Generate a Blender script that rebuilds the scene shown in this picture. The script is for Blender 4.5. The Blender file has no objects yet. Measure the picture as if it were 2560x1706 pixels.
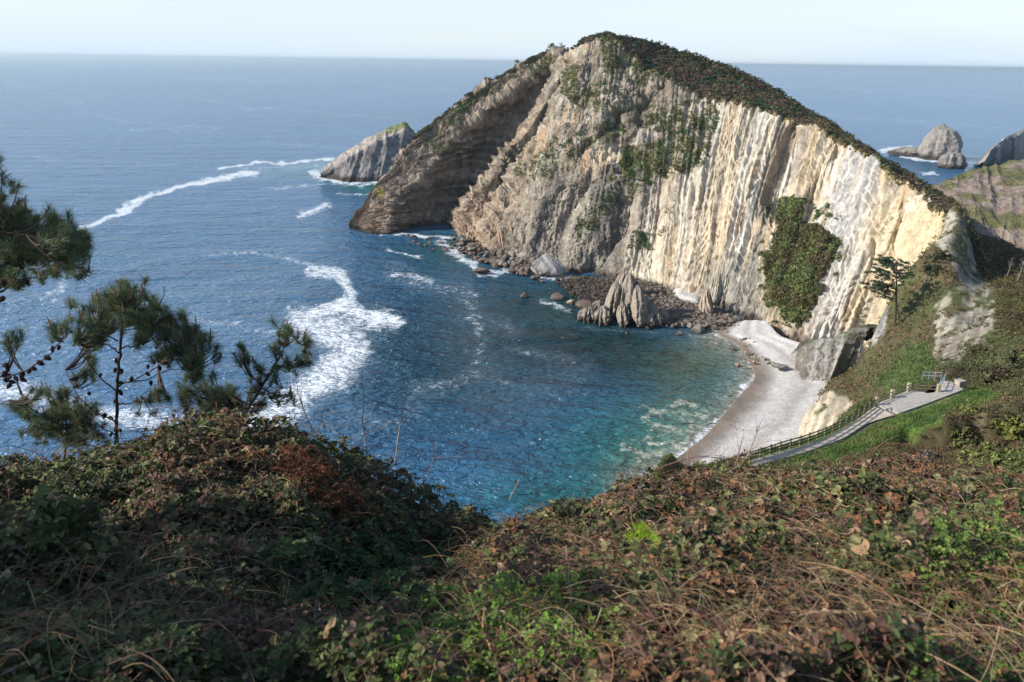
import bpy, math
import numpy as np
from mathutils import Vector, Matrix

# ------------------------------------------------------------------ camera
F, CX, CY, K = 1991.0, 1280.0, 853.0, 2560 / 2353.0
CAMZ = 90.0
PITCH, ROLL = math.radians(19.36), math.radians(0.79)
FWD = np.array([0, math.cos(PITCH), -math.sin(PITCH)])
UP0 = np.array([0, math.sin(PITCH), math.cos(PITCH)])
XR = np.array([1.0, 0, 0])
RIGHT = math.cos(ROLL) * XR + math.sin(ROLL) * UP0
UPV = -math.sin(ROLL) * XR + math.cos(ROLL) * UP0
CAM = np.array([0, 0, CAMZ])
SC = bpy.context.scene
COL = SC.collection

cd = bpy.data.cameras.new("camera")
cam = bpy.data.objects.new("camera", cd)
COL.objects.link(cam)
M = Matrix.Identity(4)
for i in range(3):
    M[i][0] = RIGHT[i]; M[i][1] = UPV[i]; M[i][2] = -FWD[i]; M[i][3] = CAM[i]
cam.matrix_world = M
cd.sensor_width = 36.0
cd.lens = 36.0 * F / 2560
cd.clip_start = 0.05
cd.clip_end = 400000
cd.dof.use_dof = True
cd.dof.focus_distance = 60
cd.dof.aperture_fstop = 4.5
SC.camera = cam

# ------------------------------------------------------------------ sky, sun, exposure
SUN_EL, SUN_AZ = math.radians(29), math.radians(11)      # light comes from the left, a little from behind
TOSUN = np.array([-math.cos(SUN_EL) * math.cos(SUN_AZ), -math.cos(SUN_EL) * math.sin(SUN_AZ), math.sin(SUN_EL)])
w = bpy.data.worlds.new("World"); SC.world = w; w.use_nodes = True
nt = w.node_tree; nt.nodes.clear()
wo = nt.nodes.new("ShaderNodeOutputWorld"); bg = nt.nodes.new("ShaderNodeBackground")
sky = nt.nodes.new("ShaderNodeTexSky"); sky.sky_type = 'NISHITA'; sky.sun_disc = False
sky.sun_elevation = SUN_EL
sky.sun_rotation = math.atan2(TOSUN[0], TOSUN[1])
sky.altitude = 90; sky.air_density = 1.0; sky.dust_density = 0.4; sky.ozone_density = 2.5
bg.inputs['Strength'].default_value = 0.13
# a thin veil of high cloud, densest towards the horizon
tcw = nt.nodes.new("ShaderNodeTexCoord"); sxyz = nt.nodes.new("ShaderNodeSeparateXYZ"); nt.links.new(tcw.outputs['Generated'], sxyz.inputs[0])
mpw = nt.nodes.new("ShaderNodeMapping"); mpw.inputs['Scale'].default_value = (1.2, 1.2, 9); nt.links.new(tcw.outputs['Generated'], mpw.inputs[0])
nzw = nt.nodes.new("ShaderNodeTexNoise"); nzw.inputs['Scale'].default_value = 2.2; nzw.inputs['Detail'].default_value = 5; nt.links.new(mpw.outputs[0], nzw.inputs['Vector'])
vr = nt.nodes.new("ShaderNodeMapRange"); vr.inputs[1].default_value = 0.0; vr.inputs[2].default_value = 0.38; vr.inputs[3].default_value = .93; vr.inputs[4].default_value = .04; nt.links.new(sxyz.outputs[2], vr.inputs[0])
nr_ = nt.nodes.new("ShaderNodeMapRange"); nr_.inputs[1].default_value = 0.35; nr_.inputs[2].default_value = 0.65; nr_.inputs[3].default_value = -.16; nr_.inputs[4].default_value = .10; nt.links.new(nzw.outputs['Fac'], nr_.inputs[0])
ad = nt.nodes.new("ShaderNodeMath"); ad.operation = 'ADD'; ad.use_clamp = True; nt.links.new(vr.outputs[0], ad.inputs[0]); nt.links.new(nr_.outputs[0], ad.inputs[1])
hz = nt.nodes.new("ShaderNodeMapRange"); hz.inputs[1].default_value = 0.0; hz.inputs[2].default_value = 0.10; nt.links.new(sxyz.outputs[2], hz.inputs[0])
vc = nt.nodes.new("ShaderNodeMix"); vc.data_type = 'RGBA'; vc.inputs[6].default_value = (4.15, 5.0, 5.9, 1); vc.inputs[7].default_value = (4.95, 5.4, 5.95, 1); nt.links.new(hz.outputs[0], vc.inputs[0])
mxw = nt.nodes.new("ShaderNodeMix"); mxw.data_type = 'RGBA'; nt.links.new(vc.outputs[2], mxw.inputs[7]); nt.links.new(ad.outputs[0], mxw.inputs[0]); nt.links.new(sky.outputs[0], mxw.inputs[6])
nt.links.new(mxw.outputs[2], bg.inputs[0]); nt.links.new(bg.outputs[0], wo.inputs[0])
ld = bpy.data.lights.new("sun", 'SUN'); ld.energy = 4.4; ld.angle = math.radians(0.53); ld.color = (1, 0.93, 0.82)
sun = bpy.data.objects.new("sun", ld); COL.objects.link(sun)
sun.rotation_euler = Vector(TOSUN).to_track_quat('Z', 'Y').to_euler()
sun.location = (-200, 0, 300)
SC.view_settings.view_transform = 'Standard'; SC.view_settings.look = 'None'
SC.view_settings.exposure = 0.48; SC.view_settings.gamma = 1.0; SC.view_settings.use_curve_mapping = False
SC.cycles.use_denoising = True
SC.cycles.max_bounces = 5; SC.cycles.diffuse_bounces = 2; SC.cycles.glossy_bounces = 2
SC.cycles.transmission_bounces = 2; SC.cycles.transparent_max_bounces = 4; SC.cycles.volume_bounces = 0
SC.cycles.caustics_reflective = False; SC.cycles.caustics_refractive = False
SC.cycles.sample_clamp_indirect = 4

# ------------------------------------------------------------------ helpers: rays, noise
rng = np.random.default_rng(11)
A = np.asarray

def ray(dx, dy):
    """unit-forward ray of a point measured on the photograph (2353 wide)"""
    x = (A(dx, float) * K - CX) / F; u = (CY - A(dy, float) * K) / F
    return x[..., None] * RIGHT + u[..., None] * UPV + FWD

def onz(dx, dy, z=0.0):
    r = ray(dx, dy); t = (A(z) - CAMZ) / r[..., 2]
    return CAM + r * t[..., None]

def aty(dx, dy, Y):
    r = ray(dx, dy); t = A(Y) / r[..., 1]
    return CAM + r * t[..., None]

def proj(P):
    q = A(P, float) - CAM; f = q @ FWD
    f = np.where(f < 0.01, 0.01, f)
    return ((q @ RIGHT) / f * F + CX) / K, (CY - (q @ UPV) / f * F) / K

def _h(ix, iy, iz, seed):
    n = (ix * 374761393 + iy * 668265263 + iz * 2147483647 + seed * 974711) & 0xffffffff
    n = ((n ^ (n >> 13)) * 1274126177) & 0xffffffff
    n = ((n ^ (n >> 16)) * 2246822519) & 0xffffffff
    return ((n ^ (n >> 15)) & 0xffffff) / float(0x7fffff) - 1.0

def vn(p, seed=0):
    p = A(p, float); i = np.floor(p).astype(np.int64); f = p - i; f = f * f * (3 - 2 * f)
    r = 0
    for a in (0, 1):
        wx = f[..., 0] if a else 1 - f[..., 0]
        for b in (0, 1):
            wy = f[..., 1] if b else 1 - f[..., 1]
            for c in (0, 1):
                wz = f[..., 2] if c else 1 - f[..., 2]
                r = r + wx * wy * wz * _h(i[..., 0] + a, i[..., 1] + b, i[..., 2] + c, seed)
    return r

def fbm(p, octv=4, seed=0, gain=0.5):
    r = 0; a = 1.0; s = 0
    for k in range(octv):
        r = r + a * vn(A(p) * 2 ** k + 17.3 * k, seed + k); s += a; a *= gain
    return r / s

def ridge(p, octv=4, seed=0, gain=0.5):
    r = 0; a = 1.0; s = 0
    for k in range(octv):
        r = r + a * (1 - 2 * np.abs(vn(A(p) * 2 ** k + 9.1 * k, seed + k))); s += a; a *= gain
    return r / s

def sstep(a, b, x):
    t = np.clip((x - a) / (b - a), 0, 1); return t * t * (3 - 2 * t)

def inpoly(x, y, poly):
    poly = A(poly, float); n = len(poly); c = np.zeros(np.shape(x), bool)
    for i in range(n):
        x1, y1 = poly[i]; x2, y2 = poly[(i + 1) % n]
        if y1 == y2: continue
        c ^= ((y1 > y) != (y2 > y)) & (x < (x2 - x1) * (y - y1) / (y2 - y1) + x1)
    return c

def pdist(x, y, line):
    d = np.full(np.shape(x), 1e9)
    for (x1, y1), (x2, y2) in zip(line[:-1], line[1:]):
        vx, vy = x2 - x1, y2 - y1; L = vx * vx + vy * vy + 1e-9
        t = np.clip(((x - x1) * vx + (y - y1) * vy) / L, 0, 1)
        d = np.minimum(d, np.hypot(x - x1 - t * vx, y - y1 - t * vy))
    return d

# ------------------------------------------------------------------ helpers: meshes, objects
def mesh(name, V, Fa, C=None, smooth=False):
    me = bpy.data.meshes.new(name)
    V = np.ascontiguousarray(V, np.float32).reshape(-1, 3); Fa = np.ascontiguousarray(Fa, np.int32)
    k = Fa.shape[1]; me.vertices.add(len(V)); me.vertices.foreach_set("co", V.ravel())
    me.loops.add(Fa.size); me.loops.foreach_set("vertex_index", Fa.ravel())
    me.polygons.add(len(Fa)); me.polygons.foreach_set("loop_start", np.arange(0, Fa.size, k, dtype=np.int32))
    me.polygons.foreach_set("loop_total", np.full(len(Fa), k, np.int32))
    me.polygons.foreach_set("use_smooth", np.full(len(Fa), bool(smooth)))
    if C is not None: attr(me, "Col", C)
    me.update(calc_edges=True); me.validate()
    return me

def attr(me, name, C):
    C = A(C, np.float32)
    if C.ndim == 1: C = np.stack([C] * 3, 1)
    a = me.attributes.new(name, 'FLOAT_COLOR', 'POINT')
    a.data.foreach_set("color", np.concatenate([C, np.ones((len(C), 1), np.float32)], 1).ravel())

def obj(name, me, mat=None, parent=None, loc=None, **props):
    o = bpy.data.objects.new(name, me); COL.objects.link(o)
    if mat is not None and me is not None:
        me.materials.clear(); me.materials.append(mat)
    if parent is not None: o.parent = parent
    if loc is not None: o.location = loc
    for k, v in props.items(): o[k] = v
    return o

def thing(name, loc, label, cat, group=None):
    o = bpy.data.objects.new(name, None); COL.objects.link(o); o.location = loc
    o["label"] = label; o["category"] = cat
    if group: o["group"] = group
    return o

def gridfaces(nr, nc):
    i = np.arange((nr - 1) * (nc - 1)); r, c = i // (nc - 1), i % (nc - 1); a = r * nc + c
    return np.stack([a, a + 1, a + nc + 1, a + nc], 1)

def gnormals(G):
    du = np.gradient(G, axis=1); dv = np.gradient(G, axis=0); n = np.cross(du, dv)
    return n / (np.linalg.norm(n, axis=2, keepdims=True) + 1e-9)

def blur1(a, k, axis):
    if k < 2: return a
    ker = np.hanning(k + 2)[1:-1]; ker /= ker.sum(); h = k // 2
    ap = np.pad(a, [(h, k - 1 - h) if i == axis else (0, 0) for i in range(a.ndim)], mode='edge')
    out = np.zeros_like(a); n = a.shape[axis]
    for i, kv in enumerate(ker):
        out += kv * np.take(ap, range(i, i + n), axis=axis)
    return out

# ------------------------------------------------------------------ materials
def nodes(name):
    m = bpy.data.materials.new(name); m.use_nodes = True; n = m.node_tree; n.nodes.clear()
    return m, n, (lambda t: n.nodes.new(t)), n.links.new

def vmat(name, rough=0.9, nscale=1.0, var=0.35, bump=0.0, bdist=0.1, spec=0.2, bscale=None, stretch=None):
    """colour from the mesh, broken up with procedural grain, with procedural relief"""
    m, n, N, L = nodes(name)
    out = N("ShaderNodeOutputMaterial"); bs = N("ShaderNodeBsdfPrincipled"); at = N("ShaderNodeAttribute"); at.attribute_name = "Col"
    geo = N("ShaderNodeNewGeometry"); no = N("ShaderNodeTexNoise"); no.inputs['Scale'].default_value = nscale; no.inputs['Detail'].default_value = 6
    no.inputs['Roughness'].default_value = 0.65
    pos = geo.outputs['Position']
    if stretch:
        mp = N("ShaderNodeMapping"); mp.inputs['Scale'].default_value = stretch; mp.inputs['Rotation'].default_value = (0, .22, 0); L(pos, mp.inputs[0]); pos = mp.outputs[0]
    L(pos, no.inputs['Vector'])
    mr = N("ShaderNodeMapRange"); mr.inputs[1].default_value = 0.3; mr.inputs[2].default_value = 0.7
    mr.inputs[3].default_value = 1 - var; mr.inputs[4].default_value = 1 + var
    L(no.outputs['Fac'], mr.inputs[0])
    mx = N("ShaderNodeVectorMath"); mx.operation = 'SCALE'
    L(at.outputs['Color'], mx.inputs[0]); L(mr.outputs[0], mx.inputs['Scale']); L(mx.outputs[0], bs.inputs['Base Color'])
    bs.inputs['Roughness'].default_value = rough; bs.inputs['Specular IOR Level'].default_value = spec
    if bump:
        nb = N("ShaderNodeTexNoise"); nb.inputs['Scale'].default_value = bscale or nscale; nb.inputs['Detail'].default_value = 8
        nb.inputs['Roughness'].default_value = 0.7; L(pos, nb.inputs['Vector'])
        b = N("ShaderNodeBump"); b.inputs['Strength'].default_value = bump; b.inputs['Distance'].default_value = bdist
        L(nb.outputs['Fac'], b.inputs['Height']); L(b.outputs[0], bs.inputs['Normal'])
    L(bs.outputs[0], out.inputs[0])
    return m

def leafmat(name, trans=0.3, spec=0.35, rough=0.5):
    m, n, N, L = nodes(name)
    out = N("ShaderNodeOutputMaterial"); bs = N("ShaderNodeBsdfPrincipled"); at = N("ShaderNodeAttribute"); at.attribute_name = "Col"
    tr = N("ShaderNodeBsdfTranslucent"); mx = N("ShaderNodeMixShader"); mx.inputs[0].default_value = trans
    L(at.outputs['Color'], bs.inputs['Base Color']); L(at.outputs['Color'], tr.inputs['Color'])
    bs.inputs['Roughness'].default_value = rough; bs.inputs['Specular IOR Level'].default_value = spec
    L(bs.outputs[0], mx.inputs[1]); L(tr.outputs[0], mx.inputs[2]); L(mx.outputs[0], out.inputs[0])
    return m

def flat(name, c, rough=0.8, var=0.2, scale=8, spec=0.2, metal=0.0):
    m, n, N, L = nodes(name)
    out = N("ShaderNodeOutputMaterial"); bs = N("ShaderNodeBsdfPrincipled")
    tc = N("ShaderNodeTexCoord"); no = N("ShaderNodeTexNoise"); no.inputs['Scale'].default_value = scale; no.inputs['Detail'].default_value = 6
    L(tc.outputs['Object'], no.inputs['Vector'])
    cr = N("ShaderNodeValToRGB"); cr.color_ramp.elements[0].position = 0.3; cr.color_ramp.elements[1].position = 0.7
    cr.color_ramp.elements[0].color = (*[v * (1 - var) for v in c], 1); cr.color_ramp.elements[1].color = (*[min(1, v * (1 + var)) for v in c], 1)
    L(no.outputs['Fac'], cr.inputs[0]); L(cr.outputs[0], bs.inputs['Base Color'])
    bs.inputs['Roughness'].default_value = rough; bs.inputs['Specular IOR Level'].default_value = spec; bs.inputs['Metallic'].default_value = metal
    L(bs.outputs[0], out.inputs[0])
    return m

MROCK = vmat("cliff_rock", 0.92, 0.5, 0.30, 0.9, 1.5, 0.12, 0.9, stretch=(1, 1, .28))
MROCK2 = vmat("boulder_rock", 0.85, 1.2, 0.35, 0.8, 0.3, 0.25, 2.0)
MSOIL = vmat("hillside_soil", 0.95, 0.8, 0.4, 0.6, 0.3, 0.1, 1.5)
MPEB = vmat("beach_pebbles", 0.9, 2.2, 0.30, 0.8, 0.25, 0.15, 2.5)
MPATH = vmat("path_gravel", 0.95, 3.0, 0.12, 0.3, 0.03, 0.1, 6)
MLEAF = leafmat("leaves", 0.22, 0.22, 0.6)
MSCRUB = leafmat("scrub_leaves", 0.15, 0.05, 0.85)
MNEED = leafmat("pine_needles", 0.2, 0.25, 0.5)
MSTEM = vmat("dry_stems", 0.85, 20, 0.25, 0, 0, 0.15)
MBARK = flat("pine_bark", (0.075, 0.052, 0.04), 0.95, 0.45, 30)
MCONE = flat("pine_cone", (0.035, 0.022, 0.016), 0.9, 0.4, 60)
MBUD = flat("pine_candle", (0.30, 0.115, 0.045), 0.8, 0.25, 40)
MWOOD = flat("weathered_timber", (0.055, 0.055, 0.038), 0.85, 0.3, 5)
MPALEW = flat("pale_timber", (0.20, 0.17, 0.12), 0.85, 0.25, 5)
MSTONE = flat("pillar_stone", (0.42, 0.35, 0.25), 0.9, 0.3, 6)
MMETAL = flat("painted_steel_rail", (0.33, 0.42, 0.5), 0.45, 0.1, 5, 0.5, 0.3)

# ------------------------------------------------------------------ sea
def sea():
    dep = np.concatenate([[0.0012, .0018, .0026, .004, .0055], np.linspace(0.007, 0.62, 470), [0.75, 0.95, 1.3]])
    r = CAMZ / np.tan(dep)
    tx = np.concatenate([[-1.6, -1.1], np.linspace(-0.80, 0.80, 740), [1.1, 1.6]])
    X = r[:, None] * tx[None]; Y = np.broadcast_to(r[:, None], X.shape)
    P = np.stack([X, Y, np.zeros_like(X)], 2); nr, nc = X.shape; P = P[::-1]
    dx, dy = proj(P)
    Q = P.reshape(-1, 3); x = dx.ravel(); y = dy.ravel()
    wob = np.stack([x / 60, y / 22, 0 * x], 1)
    wx = x + 22 * fbm(wob, 4, 5) + 12 * fbm(wob * 4, 4, 50); wy = y + 8 * fbm(wob, 4, 6) + 5 * fbm(wob * 4, 4, 60)
    foam = np.zeros(len(x)); cream = np.zeros(len(x))
    def band(line, wd, s, soft=1.0, yscale=1.0):
        nonlocal foam
        l = [(a, b * yscale) for a, b in line]
        foam = np.maximum(foam, s * np.clip(1 - pdist(wx, wy * yscale, l) / wd, 0, 1) ** soft)
    # long wind-row of foam curving in from the islet
    band([(190, 527), (234, 505), (273, 492), (312, 464), (372, 441), (392, 436), (425, 426), (507, 410), (600, 398)], 14, 1.5, 1, 1.3)
    band([(270, 485), (315, 462), (365, 443)], 14, 1.6, 1, 1.3)
    band([(505, 389), (585, 377), (664, 373), (760, 369)], 10, 1.4, 1, 1.5)
    band([(560, 395), (640, 385), (720, 382), (760, 395), (800, 410)], 22, 0.62, .6)
    band([(735, 408), (790, 423), (880, 417)], 6, 1.5, .6)
    band([(725, 400), (750, 414)], 14, 1.3, .7)
    band([(610, 436), (720, 427), (820, 427)], 5, .8); band([(770, 447), (850, 441)], 4, .9); band([(820, 428), (880, 424)], 5, 1.1)
    band([(690, 497), (720, 485), (755, 468)], 15, 1.15, .7); band([(735, 480), (775, 520)], 12, .55)
    # speckled rows in the open water
    band([(300, 610), (330, 600), (450, 590), (520, 582)], 13, .48, .7); band([(470, 592), (520, 580), (560, 577), (640, 592), (700, 603)], 9, .70, .7)
    band([(640, 590), (700, 605), (760, 620)], 18, .72, .7)
    band([(715, 625), (775, 628), (785, 650), (800, 680), (815, 700)], 20, 1.2, .5)
    band([(720, 728), (790, 700), (850, 730), (915, 738)], 26, 1.4, .5, 1.3)
    band([(700, 745), (760, 760), (790, 790), (800, 830), (760, 860)], 66, 1.15, .5, 1.2); band([(760, 740), (830, 740), (900, 738)], 40, .9, .5)
    band([(810, 800), (760, 850), (700, 900), (640, 945), (590, 965)], 56, 1.2, .5)
    band([(620, 955), (500, 990), (350, 965), (200, 950), (60, 900), (0, 900)], 48, .95, .6)
    band([(100, 690), (150, 650), (130, 690)], 16, .8, .7); band([(190, 780), (130, 750), (0, 760)], 20, .5)
    band([(0, 690), (200, 700), (400, 700), (620, 690)], 60, .40, .6); band([(0, 800), (300, 820), (600, 760)], 70, .42, .6)
    band([(420, 735), (540, 745), (620, 770), (690, 760)], 22, .62, .6); band([(360, 660), (500, 640), (660, 640)], 20, .42)
    band([(60, 650), (130, 640), (180, 620)], 20, .5)
    band([(800, 960), (900, 975), (960, 940)], 16, .50, .7)
    # scattered flecks drifting through the cove
    band([(900, 620), (960, 650), (1060, 670), (1090, 720), (1105, 780), (1090, 850), (1040, 880), (960, 900)], 30, .58, .5)
    band([(1090, 700), (1130, 740), (1180, 760)], 26, .50, .6); band([(1170, 800), (1240, 815), (1320, 830)], 13, .52, .6)
    band([(1060, 870), (1110, 865), (1160, 880)], 26, .52, .6); band([(905, 628), (945, 635), (1000, 648)], 12, .85, .6)
    band([(1180, 910), (1330, 860)], 60, .34, .6); band([(1050, 640), (1050, 760), (1140, 900)], 90, .33, .6)
    # surf among the boulders
    band([(875, 540), (920, 538), (1000, 545), (1045, 550)], 5, 1.2, .6); band([(885, 572), (900, 580), (975, 592)], 5, 1.2, .6)
    band([(1010, 560), (1030, 580), (1065, 600), (1100, 628), (1140, 630), (1200, 615), (1230, 632), (1310, 640)], 13, 1.1, .6)
    band([(1000, 555), (1040, 590)], 16, .8, .6); band([(1240, 695), (1260, 700), (1300, 715)], 9, .9, .6); band([(1300, 650), (1400, 690)], 12, .55)
    band([(1340, 752), (1520, 765)], 5, .55); band([(1560, 768), (1600, 778), (1650, 770)], 6, .7)
    # surf along the beach
    band([(1650, 765), (1690, 775), (1712, 795), (1728, 830), (1740, 860), (1732, 880), (1705, 905), (1680, 935), (1660, 965), (1625, 1000), (1585, 1035), (1540, 1065), (1480, 1095)], 26, .95, .8)
    band([(1700, 850), (1680, 890), (1640, 940), (1600, 980), (1540, 1040)], 34, .5, .6)
    # stacks on the right
    band([(2035, 345), (2070, 345), (2100, 342)], 7, 1.5, .5); band([(2075, 360), (2130, 368), (2180, 372)], 5, 1.3, .5)
    band([(2150, 384), (2200, 388)], 5, 1.1); band([(2210, 360), (2270, 375)], 10, .7); band([(2110, 400), (2150, 402)], 4, 1.1); band([(2225, 378), (2262, 380)], 6, .9)
    for l in ([(15, 190), (60, 200), (110, 213), (170, 232), (200, 245)], [(170, 262), (220, 262), (260, 275), (400, 290), (520, 294)], [(80, 165), (140, 166)],
              [(430, 176), (560, 186), (760, 190), (1050, 208)], [(440, 224), (500, 232), (560, 248), (950, 275)], [(0, 360), (200, 370), (400, 378)],
              [(1800, 200), (1950, 205), (2353, 230)], [(1850, 262), (2353, 300)], [(300, 300), (500, 300)], [(600, 330), (900, 350)], [(1700, 190), (2000, 188)]):
        foam = np.maximum(foam, .6 * np.clip(1 - pdist(x, wy * 2, [(a, b * 2) for a, b in l]) / 10, 0, 1))
    # creamy scum near the beach
    cw_ = np.stack([x / 28, y / 16, 0 * x], 1); cwx = x + 16 * fbm(cw_, 4, 65) + 9 * fbm(cw_ * 5, 4, 67); cwy = y + 9 * fbm(cw_, 4, 66) + 6 * fbm(cw_ * 5, 4, 68)
    def cband(line, wd, s=1.0):
        nonlocal cream
        cream = np.maximum(cream, s * .60 * np.clip(1.2 - pdist(cwx, cwy, line) / (wd * 2.2), 0, 1) ** .6)
    for l, wd in (([(1465, 936), (1500, 944), (1545, 950), (1615, 955)], 7), ([(1500, 950), (1480, 960), (1500, 975), (1560, 985)], 6), ([(1540, 935), (1570, 925), (1600, 940)], 7),
                  ([(1560, 985), (1530, 1000), (1480, 1005)], 5), ([(1428, 1020), (1450, 1008), (1478, 1012)], 6), ([(1430, 1025), (1455, 1040), (1480, 1045), (1540, 1035), (1590, 1010)], 8),
                  ([(1490, 1020), (1540, 1018), (1580, 1030)], 5), ([(1462, 1045), (1470, 1060)], 6), ([(1570, 960), (1600, 965), (1590, 990)], 8), ([(1500, 985), (1560, 1000)], 5)):
        cband(l, wd * .8)
    cream = np.maximum(cream, .42 * np.exp(-(((x - 1560) / 70) ** 2 + ((y - 960) / 45) ** 2)))
    foam = .70 * (1 - np.exp(-foam * 1.3)) + .05 * np.minimum(foam, 1)
    # water body colour
    C = np.tile(A([0.048, 0.155, 0.300]), (len(x), 1)); C *= (1 + .16 * fbm(np.stack([x / 260, y / 14, 0 * x], 1), 4, 77))[:, None]
    def tint(cx, cy, sx, sy, col, a=1.0, rot=0.0):
        nonlocal C
        c, s = math.cos(rot), math.sin(rot); ux = (x - cx) * c + (y - cy) * s; uy = -(x - cx) * s + (y - cy) * c
        k = (a * np.exp(-((ux / sx) ** 2 + (uy / sy) ** 2)))[:, None]; C = C * (1 - k) + A(col) * k
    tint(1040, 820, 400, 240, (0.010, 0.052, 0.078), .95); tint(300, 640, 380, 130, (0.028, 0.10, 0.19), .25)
    tint(1440, 1030, 200, 105, (0.014, 0.125, 0.125), .95, -.2); tint(1300, 1140, 240, 55, (0.014, 0.125, 0.14), .9)
    tint(1570, 960, 130, 110, (0.065, 0.17, 0.13), .8, -.6)
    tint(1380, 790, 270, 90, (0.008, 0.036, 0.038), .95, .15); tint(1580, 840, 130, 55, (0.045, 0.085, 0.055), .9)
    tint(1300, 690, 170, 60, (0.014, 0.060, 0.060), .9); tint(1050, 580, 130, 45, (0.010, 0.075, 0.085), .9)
    shore = [(1640, 775), (1690, 790), (1722, 830), (1735, 870), (1705, 905), (1660, 965), (1625, 1000), (1585, 1035), (1540, 1065), (1440, 1110)]
    ds = pdist(x, y, shore)
    for wd, col, a in ((60, (0.17, 0.25, 0.17), .65), (26, (0.26, 0.24, 0.19), .8)):
        k = (a * np.exp(-(ds / wd) ** 2))[:, None]; C = C * (1 - k) + A(col) * k
    tint(800, 395, 75, 22, (0.06, 0.28, 0.28), .8); tint(850, 430, 80, 20, (0.008, 0.15, 0.13), .9); tint(660, 395, 110, 16, (0.05, 0.20, 0.26), .6)
    tint(2150, 370, 120, 30, (0.02, 0.10, 0.16), .6)
    pat = fbm(np.stack([x / 30, y / 12, 0 * x], 1), 4, 91)
    reef = sstep(0.05, .5, pat) * np.exp(-(((x - 1420) / 300) ** 2 + ((y - 770) / 110) ** 2))
    C = C * (1 - .5 * reef[:, None])
    me = mesh("water", Q, gridfaces(nr, nc), C, True); attr(me, "Foam", np.stack([foam, cream, 0 * foam], 1))
    m, n, N, L = nodes("sea_water")
    out = N("ShaderNodeOutputMaterial"); bs = N("ShaderNodeBsdfPrincipled"); at = N("ShaderNodeAttribute"); at.attribute_name = "Col"
    fo = N("ShaderNodeAttribute"); fo.attribute_name = "Foam"; sp = N("ShaderNodeSeparateColor"); L(fo.outputs['Color'], sp.inputs[0])
    geo = N("ShaderNodeNewGeometry")
    def noise(scale, det, ro, dist=0.0, stretch=(1, 1, 1)):
        mp = N("ShaderNodeMapping"); mp.inputs['Scale'].default_value = stretch; mp.inputs['Rotation'].default_value = (0, 0, .25); L(geo.outputs['Position'], mp.inputs[0])
        t = N("ShaderNodeTexNoise"); t.inputs['Scale'].default_value = scale; t.inputs['Detail'].default_value = det; t.inputs['Roughness'].default_value = ro
        t.inputs['Distortion'].default_value = dist; L(mp.outputs[0], t.inputs['Vector']); return t
    fn = noise(.22, 9, .68, 1.2)
    def foammask(ch, lo, wid):
        s = N("ShaderNodeMath"); s.operation = 'ADD'; L(sp.outputs[ch], s.inputs[0]); L(fn.outputs['Fac'], s.inputs[1])
        r = N("ShaderNodeMapRange"); r.inputs[1].default_value = lo; r.inputs[2].default_value = lo + wid; L(s.outputs[0], r.inputs[0]); return r
    f1 = foammask(0, .90, .26)
    sn = noise(.85, 4, .6, .8); s3 = N("ShaderNodeMath"); s3.operation = 'MULTIPLY_ADD'; s3.inputs[1].default_value = .8; L(sp.outputs[0], s3.inputs[0]); L(sn.outputs['Fac'], s3.inputs[2])
    r3 = N("ShaderNodeMapRange"); r3.inputs[1].default_value = .915; r3.inputs[2].default_value = 1.0; L(s3.outputs[0], r3.inputs[0]); mx3 = N("ShaderNodeMath"); mx3.operation = 'MAXIMUM'; L(f1.outputs[0], mx3.inputs[0]); L(r3.outputs[0], mx3.inputs[1]); f1 = mx3; f2 = foammask(1, .98, .30)
    # thin film: far foam shows at low density as paler water
    cc = N("ShaderNodeMix"); cc.data_type = 'RGBA'; cc.inputs[7].default_value = (.80, .84, .86, 1); L(at.outputs['Color'], cc.inputs[6]); L(f1.outputs[0], cc.inputs[0])
    film = N("ShaderNodeMath"); film.operation = 'MULTIPLY'; film.inputs[1].default_value = .16; L(sp.outputs[0], film.inputs[0])
    c0 = N("ShaderNodeMix"); c0.data_type = 'RGBA'; c0.inputs[7].default_value = (.62, .74, .80, 1); L(cc.outputs[2], c0.inputs[6]); L(film.outputs[0], c0.inputs[0])
    c2 = N("ShaderNodeMix"); c2.data_type = 'RGBA'; c2.inputs[7].default_value = (.56, .55, .43, 1); L(c0.outputs[2], c2.inputs[6]); L(f2.outputs[0], c2.inputs[0])
    L(c2.outputs[2], bs.inputs['Base Color'])
    mxx = N("ShaderNodeMath"); mxx.operation = 'MAXIMUM'; L(f1.outputs[0], mxx.inputs[0]); L(f2.outputs[0], mxx.inputs[1])
    rr = N("ShaderNodeMapRange"); rr.inputs[3].default_value = .16; rr.inputs[4].default_value = .9; L(mxx.outputs[0], rr.inputs[0]); L(rr.outputs[0], bs.inputs['Roughness'])
    bs.inputs['IOR'].default_value = 1.33
    w1 = noise(.10, 3, .6, .4, (.55, 1.4, 1)); w2 = noise(.42, 3, .6, .6, (.7, 1.3, 1))
    b1 = N("ShaderNodeBump"); b1.inputs['Strength'].default_value = .8; b1.inputs['Distance'].default_value = 5.0; L(w1.outputs['Fac'], b1.inputs['Height'])
    w0 = noise(.028, 3, .5, .4, (.35, 1.5, 1)); b0 = N("ShaderNodeBump"); b0.inputs['Strength'].default_value = .8; b0.inputs['Distance'].default_value = 9.0; L(w0.outputs['Fac'], b0.inputs['Height']); L(b0.outputs[0], b1.inputs['Normal'])
    b2 = N("ShaderNodeBump"); b2.inputs['Strength'].default_value = 1.0; b2.inputs['Distance'].default_value = 1.7; L(w2.outputs['Fac'], b2.inputs['Height']); L(b1.outputs[0], b2.inputs['Normal'])
    L(b2.outputs[0], bs.inputs['Normal']); L(bs.outputs[0], out.inputs[0])
    obj("water", me, m, kind="structure", label="blue sea with foam streaks and a turquoise cove")
sea()

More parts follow.
